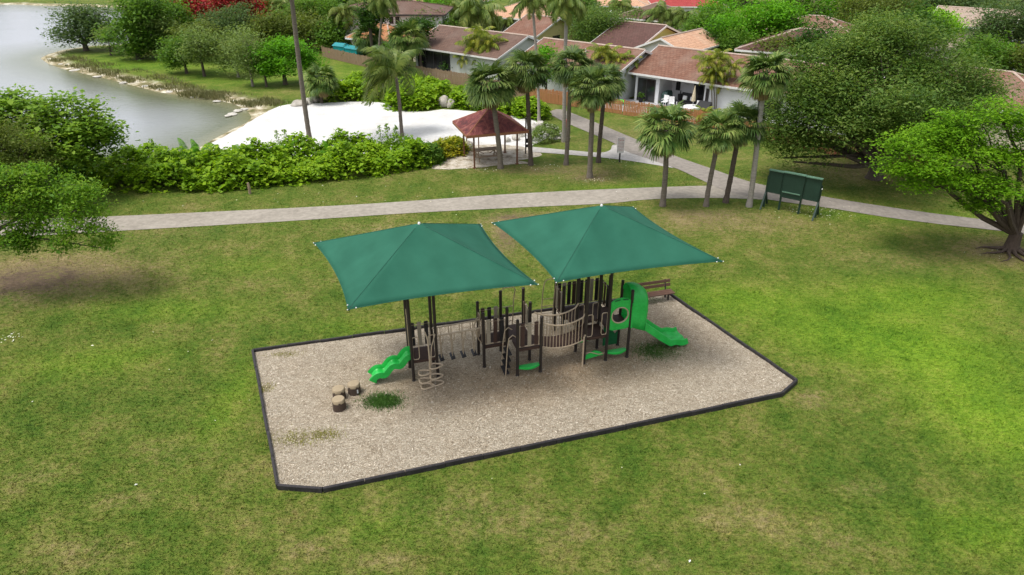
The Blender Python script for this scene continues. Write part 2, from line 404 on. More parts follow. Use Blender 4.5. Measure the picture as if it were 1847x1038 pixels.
path1 = smooth_poly([at(*p) for p in up1], False)+smooth_poly([at(*p) for p in lo1], False)
up2 = [(988, 205), (1010, 198), (1060, 216), (1130, 245), (1180, 266), (1220, 283), (1280, 304), (1350, 328), (1420, 343), (1500, 358), (1600, 374), (1700, 388), (1850, 406), (2000, 424)]
lo2 = [(2000, 450), (1850, 424), (1800, 417), (1700, 406), (1600, 393), (1500, 377), (1420, 366), (1370, 358), (1310, 346), (1266, 326), (1220, 305), (1170, 288), (1125, 272), (1105, 258), (1060, 239), (1020, 222)]
path2 = smooth_poly([at(*p) for p in up2], False)+smooth_poly([at(*p) for p in lo2], False)
up3 = [(952, 265), (985, 268), (1030, 272), (1080, 276), (1100, 272), (1112, 262), (1180, 285)]
lo3 = [(1215, 304), (1150, 293), (1095, 286), (1040, 281), (990, 277), (952, 275)]
path3 = smooth_poly([at(*p) for p in up3], False)+smooth_poly([at(*p) for p in lo3], False)
sheet('path', path1, .020, M_CONC); sheet('path', path2, .028, M_ASPH); sheet('path', path3, .024, concrete_mat('pale_concrete', (.33, .31, .285), (.45, .43, .40)))
SAND_POLYS += [beach, pad]; PATH_POLYS += [path1, path2, path3]
path4 = smooth_poly([at(*p) for p in [(598, 150), (620, 144), (640, 147), (636, 152), (608, 154)]], k=3); sheet('path', path4, .02, M_ASPH)

def mulch_mat():
    t = NT('wood_mulch'); v = t.coord('Object')
    w = t.noise(v, 7, 2)
    vec = t.n('ShaderNodeVectorMath', operation='ADD'); t.l(v, vec.inputs[0])
    cc = t.n('ShaderNodeCombineXYZ'); t.l(w, cc.inputs[0]); t.l(t.noise(v, 5, 2), cc.inputs[1]); t.l(cc.outputs[0], vec.inputs[1])
    mp = t.n('ShaderNodeMapping'); mp.inputs['Scale'].default_value = (18, 44, 18); t.l(vec.outputs[0], mp.inputs['Vector'])
    vo = t.n('ShaderNodeTexVoronoi'); vo.inputs['Scale'].default_value = 1.0; t.l(mp.outputs[0], vo.inputs['Vector'])
    sp = t.n('ShaderNodeSeparateColor'); t.l(vo.outputs['Color'], sp.inputs[0])
    col = t.ramp(sp.outputs[0], [(0, (.215, .170, .115)), (.35, (.375, .315, .228)), (.7, (.51, .44, .335)), (1, (.67, .60, .485))])
    wear_shade = t.math('ADD', t.attr('wear_shade'), t.math('MULTIPLY', t.noise(v, .8, 4), .5))
    col = t.mix(t.math('SUBTRACT', wear_shade, .25, True), col, t.mix(1, col, (.74, .60, .45), 'MULTIPLY'))  # brown tint: shade under canopies and equipment painted in, plus real wear
    t.bsdf(col, .95, t.bump(t.math('ADD', vo.outputs['Distance'], w), .8, .04), 0, .1); return t.m
# ------------------------------------------------------------------ playground ground, edging, chips
PA = R(16.4); PO = at(747, 690)
def PW(x, y, z=0):
    return (PO[0]+x*math.cos(PA)-y*math.sin(PA), PO[1]+x*math.sin(PA)+y*math.cos(PA), z)
def make_mulch():
    import bmesh
    bm = bmesh.new(); bmesh.ops.create_grid(bm, x_segments=110, y_segments=90, size=1)
    P = [Vector((*p, 0)) for p in PLAY]; c = sum(P, Vector())/len(P)
    for v in bm.verts: v.co = Vector((c.x+v.co.x*13, c.y+v.co.y*9, .07))
    for i in range(len(P)):
        a, b = P[i], P[(i+1) % len(P)]; n = Vector((b.y-a.y, a.x-b.x, 0)).normalized()
        if (c-a).dot(n) > 0: n = -n
        bmesh.ops.bisect_plane(bm, geom=bm.verts[:]+bm.edges[:]+bm.faces[:], plane_co=a, plane_no=n, clear_outer=True)
    r = random.Random(2)
    for v in bm.verts: v.co.z += .02*math.sin(v.co.x*1.7)*math.sin(v.co.y*1.3+1)+r.uniform(-.008, .008)
    me = bpy.data.meshes.new('playground_mulch'); bm.to_mesh(me); bm.free()
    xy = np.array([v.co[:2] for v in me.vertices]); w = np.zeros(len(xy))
    for lx, ly, rx, ry, k in [(2.5, -.6, 4.0, 1.5, .5), (7.2, -.6, 3.4, 1.6, .5), (-1.2, .5, 2.2, 1.3, .3), (10.5, .8, 2.2, 2.2, .4), (5, -1.9, 4, 1, .25), (1, 2.2, 3, .8, .2)]:  # spots of painted shade below the structure, with scuffed slide exits
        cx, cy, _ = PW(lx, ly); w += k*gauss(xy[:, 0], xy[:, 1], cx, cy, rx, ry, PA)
    a = me.attributes.new('wear_shade', 'FLOAT', 'POINT'); a.data.foreach_set('value', np.clip(w, 0, .8).astype(np.float32))
    return me
M_MULCH = mulch_mat()
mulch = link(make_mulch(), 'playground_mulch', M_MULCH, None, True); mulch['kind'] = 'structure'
def chips(n):
    r = np.random.default_rng(9); xs = [p[0] for p in PLAY]; ys = [p[1] for p in PLAY]
    x = r.uniform(min(xs), max(xs), n); y = r.uniform(min(ys), max(ys), n); k = poly_dist(x, y, PLAY) < -.12; x = x[k]; y = y[k]; n = len(x)
    c = np.stack([x, y, .088+.02*np.sin(x*1.7)*np.sin(y*1.3+1)+r.uniform(0, .012, n)], 1)
    v, q = leaf_quads(c, r.uniform(.03, .075, n), .34, .9, r)
    me = np_mesh('mulch_chips', v, q); t = NT('wood_chip'); g = t.n('ShaderNodeNewGeometry')
    t.bsdf(t.ramp(g.outputs['Random Per Island'], [(0, (.215, .170, .115)), (.4, (.39, .325, .237)), (.75, (.55, .475, .365)), (1, (.73, .66, .54))]), .9, None, 0, .15)
    o = link(me, 'mulch_chips', t.m); tag(o, 'loose wood chips scattered over the playground', 'mulch', None, 'stuff')
chips(52000)
M_EDGE = rough_mat('black_plastic_timber', (.012, .011, .012), (.045, .040, .042), 5, .6, .15)
M_EDGETOP = rough_mat('edge_cap', (.05, .045, .045), (.10, .09, .09), 5, .7, .1)
edging = empty('playground_edging', (PLAY[0][0], PLAY[0][1], 0), 'low black plastic timber edging around the playground mulch', 'edging')
def edge_run():
    for i in range(len(PLAY)):
        a = Vector((*PLAY[i], 0)); b = Vector((*PLAY[(i+1) % len(PLAY)], 0)); L = (b-a).length; n = max(1, round(L/1.25)); d = (b-a)/n; rz = math.atan2(d.y, d.x)
        for k in range(n):
            p = a+d*(k+.5)-Vector(PLAY_O) if 0 else a+d*(k+.5); m = MB()
            hz = .175+random.uniform(-.008, .008); yj = random.uniform(-.01, .01)
            m.box((0, yj, hz/2-.03), (d.length-.012, .095, hz+.06)); m.box((0, yj, hz+.007), (d.length-.02, .07, .014))
            m.tube([(d.length/2-.06, yj, hz), (d.length/2-.06, yj, hz+.03)], .022, 6)
            o = m.build('border_timber', M_EDGE, edging, bevel=.012); o.location = (p.x-PLAY[0][0], p.y-PLAY[0][1], 0); o.rotation_euler = (0, 0, rz+random.uniform(-.006, .006))
edge_run()

# ------------------------------------------------------------------ play structure
M_POST = rough_mat('brown_black_post', (.018, .013, .011), (.032, .024, .021), 4, .45, .05, spec=.4)
M_DECK = rough_mat('brown_deck', (.036, .019, .014), (.066, .036, .027), 6, .6, .2)
M_TAN = rough_mat('tan_metal', (.36, .275, .18), (.47, .37, .26), 5, .45, .05, spec=.4)
M_TANP = rough_mat('tan_plastic', (.26, .22, .165), (.33, .28, .21), 3, .5, .05)
M_BRNP = rough_mat('brown_plastic', (.045, .024, .020), (.07, .038, .03), 3, .5, .05)
M_BLKP = rough_mat('dark_plastic', (.016, .014, .015), (.03, .027, .027), 3, .5, .05)
M_GRN = rough_mat('green_plastic', (.006, .37, .042), (.028, .50, .085), 3.5, .4, .05, spec=.45)
M_GRND = rough_mat('dark_green_plastic', (.008, .10, .03), (.015, .14, .05), 2, .4, .04)
M_WHITE = plain('white_cap', (.75, .75, .72))
def canopy_mat():
    t = NT('green_shade_fabric'); v = t.coord('Object')
    a = t.noise(v, .9, 4, .6); b = t.noise(t.coord('Object', (60, 60, 60)), 1, 2)
    st = t.n('ShaderNodeTexWave', wave_type='BANDS', bands_direction='X'); st.inputs['Scale'].default_value = .33; st.inputs['Distortion'].default_value = .6; t.l(v, st.inputs['Vector'])
    col = t.ramp(a, [(.3, (.018, .105, .064)), (.7, (.027, .135, .084))])
    col = t.mix(.05, col, t.ramp(st.outputs['Fac'], [(0, (.01, .12, .08)), (1, (.04, .26, .18))]))
    cr = t.noise(t.coord('Object', (1, .35, 1), (0, 0, R(35))), 2.2, 3, .5); p = t.bsdf(col, .75, t.bump(t.math('ADD', t.math('MULTIPLY', b, .02), cr), .14, .05), 0, .2, link=False)
    tr = t.n('ShaderNodeBsdfTranslucent'); t.l(col, tr.inputs['Color']); mx = t.n('ShaderNodeMixShader'); mx.inputs[0].default_value = .18
    t.l(p.outputs[0], mx.inputs[1]); t.l(tr.outputs[0], mx.inputs[2]); t.l(mx.outputs[0], t.out.inputs['Surface']); return t.m
M_CANOPY = canopy_mat()
play = empty('playground_structure', PW(0, 0, 0), 'brown and tan climbing structure with green slides under two green shade canopies', 'playground', rz=PA)
S = .905
AX, AY = (0, 0), None
def post(x, y, h, top=True):
    m = MB(); m.tube([(x, y, -.05), (x, y, h)], .058, 10)
    if top: m.lathe([(.064, h-.02), (.064, h+.025), (.04, h+.05), (.005, h+.06)], 10, (x, y, 0))
    m.lathe([(.075, .05), (.075, .10), (.05, .13)], 10, (x, y, 0))
    return m.build('post', M_POST, play, True)
def deck(x, y, z, w=S, d=S):
    m = MB(); m.box((x+w/2, y+d/2, z-.02), (w-.05, d-.05, .04)); m.box((x+w/2, y+.03, z-.055), (w-.1, .05, .1)); m.box((x+w/2, y+d-.03, z-.055), (w-.1, .05, .1))
    m.box((x+.03, y+d/2, z-.055), (.05, d-.16, .1)); m.box((x+w-.03, y+d/2, z-.055), (.05, d-.16, .1))
    return m.build('deck', M_DECK, play)
def barrier(p0, p1, z, cols=('t', 'b', 'k'), h=1.0, wide=.15, rails=True, zb=.06):
    "upright coloured boards between two tan rails"
    p0 = Vector((*p0, 0)); p1 = Vector((*p1, 0)); d = p1-p0; L = d.length; rz = math.atan2(d.y, d.x)
    fr = MB()
    for zz in (z+.10, z+h-.06): fr.tube([p0+Vector((0, 0, zz)), p1+Vector((0, 0, zz))], .02, 6)
    fr.tube([p0+d*.09+Vector((0, 0, z+.08)), p0+d*.09+Vector((0, 0, z+h-.06))], .016, 6); fr.tube([p0+d*.91+Vector((0, 0, z+.08)), p0+d*.91+Vector((0, 0, z+h-.06))], .016, 6)
    par = fr.build('barrier_rail', M_TAN, play, True)
    n = len(cols)
    for i, c in enumerate(cols):
        q = p0+d*((i+.75)/(n+.5)); m = MB(); m.box((q.x, q.y, z+zb+(h-.02)/2), (wide, .035, h-.04), rz)
        m.build('barrier_board', {'t': M_TANP, 'b': M_BRNP, 'k': M_BLKP}[c], par, bevel=.01)
def loop_bars(p0, p1, z, h=1.0):
    "tan open hand rails either side of an opening"
    p0 = Vector((*p0, 0)); p1 = Vector((*p1, 0)); d = (p1-p0)
    for f0, f1 in ((.05, .3), (.7, .95)):
        m = MB(); a = p0+d*f0; b = p0+d*f1; zt = Vector((0, 0, z+h-.1)); zl = Vector((0, 0, z+.06))
        m.tube([a+zt, a+zl+Vector((0, 0, .08)), a+zl+d*.04, b+zl-d*.04, b+zl+Vector((0, 0, .08)), b+zt, b+zt-d*.04+Vector((0, 0, .05)), a+zt+d*.04+Vector((0, 0, .05)), a+zt], .018, 6)
        m.build('hand_loop', M_TAN, play, True)
# --- tower with the wave slide
zA, zM, zM2, zB, zS = .93, 1.0, 1.22, 1.22, 1.50
for x, y in ((0, 0), (S, 0), (0, S), (S, S)): post(x, y, 5.05, False)
deck(0, 0, zA)
barrier((0, S), (S, S), zA, ('k', 't', 'k'), 1.05)
loop_bars((0, 0), (S, 0), zA, 1.05)
for yy in (.14, S-.14):
    m = MB(); m.tube([(0, yy, zA+.1), (0, yy, zA+1.35), (0, yy+.05, zA+1.75), (0, yy+.12, zA+1.35), (0, yy+.1, zA+.1)], .018, 6); m.build('hand_loop', M_TAN, play, True)
def slide_mesh(path, width, side, th=.035, edge=.05, lanes=1):
    "trough swept along (s, z) in the local x direction"
    prof = []
    W = width/2
    prof += [(-W-edge, side), (-W-edge*.4, side+.025), (-W, side-.01), (-W+.02, .04), (-W+.09, 0)]
    if lanes == 2: prof += [(-.10, 0), (-.045, .05), (.045, .05), (.10, 0)]
    else: prof += [(0, -.005)]
    prof += [(W-.09, 0), (W-.02, .04), (W, side-.01), (W+edge*.4, side+.025), (W+edge, side)]
    low = [(W+edge, -.06), (W-.06, -.09), (-W+.06, -.09), (-W-edge, -.06)]
    ring = prof+low; n = len(ring); m = MB(); vs = []
    for i, (s, z) in enumerate(path):
        a = path[max(i-1, 0)]; b = path[min(i+1, len(path)-1)]; dx, dz = b[0]-a[0], b[1]-a[1]; L = math.hypot(dx, dz); nx, nz = -dz/L, dx/L
        vs += [(s+nx*h, w, z+nz*h) for w, h in ring]
    fs = [(i*n+k, i*n+(k+1) % n, (i+1)*n+(k+1) % n, (i+1)*n+k) for i in range(len(path)-1) for k in range(n)]
    fs += [tuple(range(n-1, -1, -1)), tuple(range((len(path)-1)*n, len(path)*n))]
    return m.add(vs, fs)
wp = [(0, 0)]
pth = []
for i in range(41):
    t = i/40; pth.append((t*1.48, (zA+.02)-(zA-.20)*t+.085*math.sin(t*math.pi*5+.25)*(1-.15*t)))
ws = slide_mesh(pth, .48, .17); o = ws.build('wave_slide', M_GRN, play, True); o.rotation_euler = (0, 0, math.pi); o.location = (.02, S/2-.03, 0); o['label'] = 'bright green short wavy slide'
m = MB(); m.box((-1.36, S/2-.03, .10), (.06, .34, .24)); m.build('slide_foot', M_GRN, o).matrix_parent_inverse = o.matrix_basis.inverted()
# pod climber in front of the tower
m = MB(); px, py = .56, -.47
m.tube([(px-.05, .02, zA+1.15), (px-.05, -.12, zA+1.22), (px, -.32, zA+1.02), (px, py+.02, zA+.6), (px, py, .95), (px, py, -.05)], .028, 8)
m.tube([(px+.32, .02, zA+1.05), (px+.3, -.10, zA+1.05), (px+.12, -.32, zA+.7), (px, py, .62)], .022, 8)
cl = m.build('pod_climber', M_TAN, play, True); cl['label'] = 'curved tan pole climber with looped steps'
for z, ang in ((.86, 20), (.66, 165), (.40, 25), (.36, 190), (.14, 215), (.12, 10)):
    m = MB(); a = R(ang); pts = []
    for k in range(13):
        q = k/12*2*math.pi; rr = .21+.03*math.cos(3*q); pts.append((px+math.cos(a)*.21+rr*math.cos(q)*1.15, py+math.sin(a)*.16+rr*.8*math.sin(q), z))
    m.tube(pts, .03, 6, False); m.build('step_loop', M_TAN, cl, True)
# --- hanging step crossing
x0, x1 = S, 2.72
for yy in (.20, .78):
    m = MB(); m.tube([(x0, yy, 1.72), (x1, yy, 1.80)], .03, 6); m.build('overhead_rail', M_TAN, play, True)
for i in range(4):
    xx = x0+.25+i*.42; yc = .49
    for yy in (.20, .78):
        m = MB(); zz = 1.74
        m.tube([(xx-.05, yy, zz), (xx-.05, yy, zz-.28), (xx, yy+(yc-yy)*.4, zz-.42), (xx, yy+(yc-yy)*.8, .6)], .017, 5); m.tube([(xx+.05, yy, zz), (xx+.05, yy, zz-.28), (xx, yy+(yc-yy)*.4, zz-.42)], .017, 5)
        hg = m.build('step_hanger', M_TAN, play, True)
    m = MB(); m.box((xx, yc, .57), (.17, .44, .05), 0, R(-12)); m.box((xx, yc, .60), (.10, .30, .02), 0, R(-12)); m.build('hanging_step', M_BLKP, play, bevel=.015)
# --- middle platforms
MX = [2.72, 2.72+S, 2.72+2*S]; MY = [-.76, .12, 1.0]
for x, y, h in ((MX[0], MY[1], 2.42), (MX[1], MY[1], 2.5), (MX[2], MY[1], 2.6), (MX[0], MY[2], 2.42), (MX[1], MY[2], 2.75), (MX[2], MY[2], 2.75), (MX[1]+.15, MY[0], 2.45), (MX[2]+.15, MY[0], 2.45)): post(x, y, h)
deck(MX[0], MY[1], zM); deck(MX[1], MY[1], zM2); deck(MX[1]+.15, MY[0], zM2, S, .86)
barrier((MX[0], MY[1]), (MX[1], MY[1]), zM, ('t', 'b', 'k'), 1.12)
barrier((MX[0], MY[2]), (MX[1], MY[2]), zM, ('b', 'k', 't'), 1.12)
barrier((MX[1]+.15, MY[0]), (MX[2]+.15, MY[0]), zM2, ('b', 't', 'b'), 1.05)
barrier((MX[2], MY[1]), (MX[2], MY[2]), zM2, ('k', 't', 'b'), 1.05)
loop_bars((MX[0], MY[1]), (MX[0], MY[2]), zM, 1.1)
for x, y in ((MX[0]-.04, MY[1]+.2), (MX[0]-.04, MY[2]-.2)):
    m = MB(); m.tube([(x, y, zM+.05), (x-.12, y, zM+.25), (x-.16, y, zM+.55), (x-.06, y, zM+.85), (x+.02, y, zM+.9)], .02, 6); m.build('grab_bar', M_TAN, play, True)
# stepped ladder between the platforms
lad = MB(); 
for yy in (MY[0]+.06, MY[0]+.62): lad.tube([(MX[1]+.12, yy, zM2+.5), (MX[1]-.02, yy, zM2+.62), (MX[1]-.16, yy, zM2+.5), (MX[1]-.22, yy, zM2+.1), (MX[1]-.30, yy, .0)], .02, 6)
ldo = lad.build('step_ladder', M_TAN, play, True)
for k in range(4):
    m = MB(); zz = .18+k*.27; m.box((MX[1]-.24+.035*k, MY[0]+.34, zz), (.20, .56, .05)); m.build('ladder_tread', M_BLKP, ldo, bevel=.01)
# arched climbers at the back
def arch(x, y, w, h, dy):
    m = MB()
    m.tube([(x, y+dy, 0), (x, y+dy*.6, h*.75), (x, y+dy*.3, h*.95), (x+w*.2, y+dy*.25, h), (x+w*.8, y+dy*.25, h), (x+w, y+dy*.3, h*.95), (x+w, y+dy*.6, h*.75), (x+w, y+dy, 0)], .02, 6)
    a = m.build('arch_climber', M_TAN, play, True)
    for k in range(5):
        zz = .3+k*.36; f = 1-.4*zz/(h*.75); m = MB(); m.tube([(x, y+dy*f, zz), (x+w, y+dy*f, zz)], .016, 6); m.build('rung', M_TAN, a, True)
arch(MX[1]+.12, MY[2]+.08, .55, 2.75, .7); arch(5.55, 1.3, .5, 2.75, .6)
def bubble_seat(x0, x1, y, z):
    m = MB(); n = 14; w = x1-x0
    top = [(x0+w*k/n, y-.14*math.sin(math.pi*k/n), z+.02+.025*math.sin(math.pi*k/n)) for k in range(n+1)]; back = [(x0+w*k/n, y+.14, z+.02) for k in range(n+1)]
    vs = top+back+[(a, b, z-.07+.02*abs(k-n/2)/n) for k, (a, b, c) in enumerate(top)]+[(a, b, z-.06) for a, b, c in back]; N = n+1; fs = []
    for k in range(n): fs += [(k, k+1, N+k+1, N+k), (2*N+k, 3*N+k, 3*N+k+1, 2*N+k+1), (k, 2*N+k, 2*N+k+1, k+1), (N+k, N+k+1, 3*N+k+1, 3*N+k)]
    fs += [(0, N, 3*N, 2*N), (n, 2*N+n, 3*N+n, N+n)]
    m.add(vs, fs); o = m.build('play_seat', M_GRN, play, True, bevel=.01); o['label'] = 'bright green curved play seat'; return o
bubble_seat(MX[1]+.19, MX[2]+.11, MY[0]-.02, .42)
# --- curved bridge
BX = [6.44, 6.44+S, 6.44+2*S]; BY = [-.75, .13, 1.02]
bx0, bx1 = MX[2]+.15, BX[0]; by0, by1 = MY[0]+.06, MY[1]-.06
def sag(t, d): return -d*4*t*(1-t)
br = MB(); n = 15
planks = MB()
for k in range(n):
    t = (k+.5)/n; planks.box((bx0+(bx1-bx0)*t, (by0+by1)/2, zM2+sag(t, .20)-.02), ((bx1-bx0)/n-.012, by1-by0, .045), 0, R(-(t-.5)*40)*.6)
bo = planks.build('bridge_deck', M_DECK, play)
for yy in (by0, by1):
    m = MB()
    for d0, zz in ((.20, zM2-.05), (.26, zM2+.98)): m.tube([(bx0+(bx1-bx0)*k/16, yy, zz+sag(k/16, d0)+(.12 if zz > 2 and k == 16 else 0)) for k in range(17)], .03, 6)
    for k in range(1, 14):
        t = k/14; m.tube([(bx0+(bx1-bx0)*t, yy, zM2-.05+sag(t, .20)), (bx0+(bx1-bx0)*t, yy, zM2+.98+sag(t, .26))], .016, 5)
    m.build('bridge_railing', M_TAN, bo, True)
# --- big tower
for x, y, h in ((BX[0], BY[0], 5.05), (BX[1], BY[0], 5.05), (BX[0], BY[1], 5.05), (BX[1], BY[1], 5.05)): post(x, y, h, False)
for x, y, h in ((BX[2], BY[0], 2.98), (BX[2], BY[1], 2.95), (BX[0]-.25, BY[2], 2.55), (BX[1]-.2, BY[2], 2.6), (BX[2]-.1, BY[2], 2.75), (BX[0]-.25, BY[2]+.9, 2.45), (BX[1]-.2, BY[2]+.9, 2.5), (BX[2]-.1, BY[2]+.9, 2.5)): post(x, y, h)
deck(BX[0], BY[0], zB); deck(BX[1], BY[0], zS); deck(BX[0]-.2, BY[1]+.03, zB+.18, S, .86); deck(BX[1]-.15, BY[1]+.03, zB+.18, S, .86); deck(BX[0]-.2, BY[2]+.04, zB-.1, S, .84); deck(BX[1]-.15, BY[2]+.04, zB-.1, S, .84)
barrier((BX[0]-.25, BY[2]+.9), (BX[1]-.2, BY[2]+.9), zB-.1, ('k', 't', 'k', 'b'), 1.1)
barrier((BX[1]-.2, BY[2]+.9), (BX[2]-.1, BY[2]+.9), zB-.1, ('k', 'k', 't', 'k'), 1.1)
barrier((BX[0]-.25, BY[2]), (BX[0]-.25, BY[2]+.9), zB-.1, ('t', 'b', 't'), 1.1)
barrier((BX[2]-.1, BY[2]), (BX[2]-.1, BY[2]+.9), zB-.1, ('k', 'b', 'k'), 1.1)
loop_bars((BX[0], BY[0]), (BX[1], BY[0]), zB, 1.05)
loop_bars((BX[0], BY[1]), (BX[1], BY[1]), zB, 1.0)
m = MB()
for k in range(3): m.box((BX[0]+.25+.3*k, BY[1]+.35, zB+.06+.07*k), (.3, .75, .04))
m.build('inner_step', M_DECK, play)
# pole with curved head at the corner
m = MB(); m.tube([(BX[0]-.12, BY[0]-.16, -.05), (BX[0]-.12, BY[0]-.16, 1.28), (BX[0]-.10, BY[0]-.13, 1.38), (BX[0]-.02, BY[0]-.04, 1.40)], .032, 8); m.build('corner_pole', M_TAN, play, True)
# green window panel
def ring_panel(x0, x1, y, z0, z1):
    m = MB(); n = 32; cx = (x0+x1)/2; cz = (z0+z1)/2-.02; r = min(x1-x0, z1-z0)*.43; W = (x1-x0)/2
    inn = [(cx+r*math.cos(2*math.pi*k/n), cz+r*math.sin(2*math.pi*k/n)) for k in range(n)]; outp = []
    for k in range(n):
        c, s_ = math.cos(2*math.pi*k/n), math.sin(2*math.pi*k/n); hz = (z1-z0)/2; f = min(W/abs(c) if abs(c) > 1e-6 else 9, hz/abs(s_) if abs(s_) > 1e-6 else 9)
        X = cx+f*c; Z = cz+f*s_
        if Z > z1-.06: Z += .10*math.cos((X-cx)/W*math.pi/2)
        outp.append((X, Z))
    vs = []; fs = []
    for yy in (y-.025, y+.025): vs += [(a, yy, b) for a, b in inn]+[(a, yy, b) for a, b in outp]
    for k in range(n):
        k2 = (k+1) % n
        fs += [(k, k2, n+k2, n+k), (2*n+k, 3*n+k, 3*n+k2, 2*n+k2), (k, 2*n+k, 2*n+k2, k2), (n+k, n+k2, 3*n+k2, 3*n+k)]
    m.add(vs, fs); o = m.build('window_panel', M_GRN, play); o['label'] = 'bright green panel with a large round window'
    m = MB(); m.tube([(cx+(r-.005)*math.cos(2*math.pi*k/24), y-.02, cz+(r-.005)*math.sin(2*math.pi*k/24)) for k in range(25)], .028, 6, False); m.build('window_ring', M_TAN, o, True)
    m = MB(); m.box((cx-.15, y-.03, z1+.0), (.22, .02, .05), 0, R(-8)); m.box((cx+.18, y-.03, z1-.0), (.22, .02, .05), 0, R(8)); m.build('panel_slot', M_GRND, o)
ring_panel(BX[1]+.06, BX[2]-.06, BY[0], zS-.08, zS+1.18)
bubble_seat(BX[1]+.06, BX[2]-.06, BY[0]-.02, .42)
m = MB(); m.add([(BX[1]+.25, BY[1], .15), (BX[2]-.05, BY[1], .15), (BX[2]-.05, BY[1], .75), (BX[1]+.75, BY[1], .62), (BX[1]+.45, BY[1], 1.1), (BX[1]+.25, BY[1], 1.12)], [(0, 1, 2, 3, 4, 5)])
m.build('lower_panel', M_GRND, play, solid=.04)['label'] = 'dark green panel under the platform'
for yy, zz in ((BY[0]+.05, .40), (BY[1]-.05, .66)):
    m = MB(); x0 = BX[0]+.08; N = 12
    top = [(x0+.72*k/N, yy, zz+.16*math.sin(math.pi*k/N)) for k in range(N+1)]; bot = [(x0+.72*k/N, yy, zz-.16+.10*k/N) for k in range(N+1)]
    m.add(top+bot, [(k, N+1+k, N+2+k, k+1) for k in range(N)]); m.build('leaf_panel', M_GRN, play, solid=.05)['label'] = 'green leaf shaped panel below the deck'
    m = MB(); m.tube([(BX[0], yy-.03, zz+.12), (BX[0]+.25, yy-.05, zz+.16), (BX[0]+.6, yy-.05, zz+.0), (BX[1], yy-.03, zz+.02)], .018, 6); m.build('low_rail', M_TAN, play, True)
# hooded slide
sx = BX[2]+.02; sy = (BY[0]+BY[1])/2
pth = []
for i in range(40):
    t = i/39; x = 2.45*t
    z = zB+.02 if t < .08 else (zB+.02-(zB-.28)*(min(1, (t-.08)/.62))**1.05 if t < .70 else 0)
    x = 2.62*t; q = max(0, min(1, (x-.25)/1.60)); z = zS+.02-(zS-.27)*(q*.82+.18*q*q*(3-2*q))
    z = z if x < 1.7 else max(.27, z)
    if x > 1.85: z += .045*math.sin((x-1.85)/.75*math.pi*2)-.02
    pth.append((x, z))
sl = slide_mesh(pth, .86, .19, lanes=2).build('hooded_slide', M_GRN, play, True); sl.location = (sx, sy, 0); sl['label'] = 'tall bright green double slide with a curved hood'
m = MB(); m.box((2.48, 0, .08), (.09, .5, .3)); m.build('slide_foot', M_GRN, sl)
m = MB(); NU, NV = 15, 9
def hp(i, j):
    a = i/(NU-1); t = j/(NV-1)
    # over-arching hood: from one flank, over, to the other flank
    ang = math.pi*(1.12*a-.06); w = .50*(1+.05*math.sin(math.pi*t))
    hgt = 1.52+.12*math.sin(math.pi*t)-.34*t
    yv = -math.cos(ang)*w; s_ = max(0, math.sin(ang))**.55
    zv = .10+hgt*s_ if s_ > 0 else .02
    base = zS-.06-.28*t*(1-s_)
    return (-.02+.62*t+.10*s_*t, yv, base+zv*1.0)
m.grid(hp, NU, NV)
hd = m.build("slide_hood", M_GRN, sl, True, solid=.045)
for yy in (-.47, .47):
    m = MB(); m.box((.02, yy, zS+.45), (.06, .12, 1.1)); m.build('hood_side', M_GRN, sl, bevel=.02)
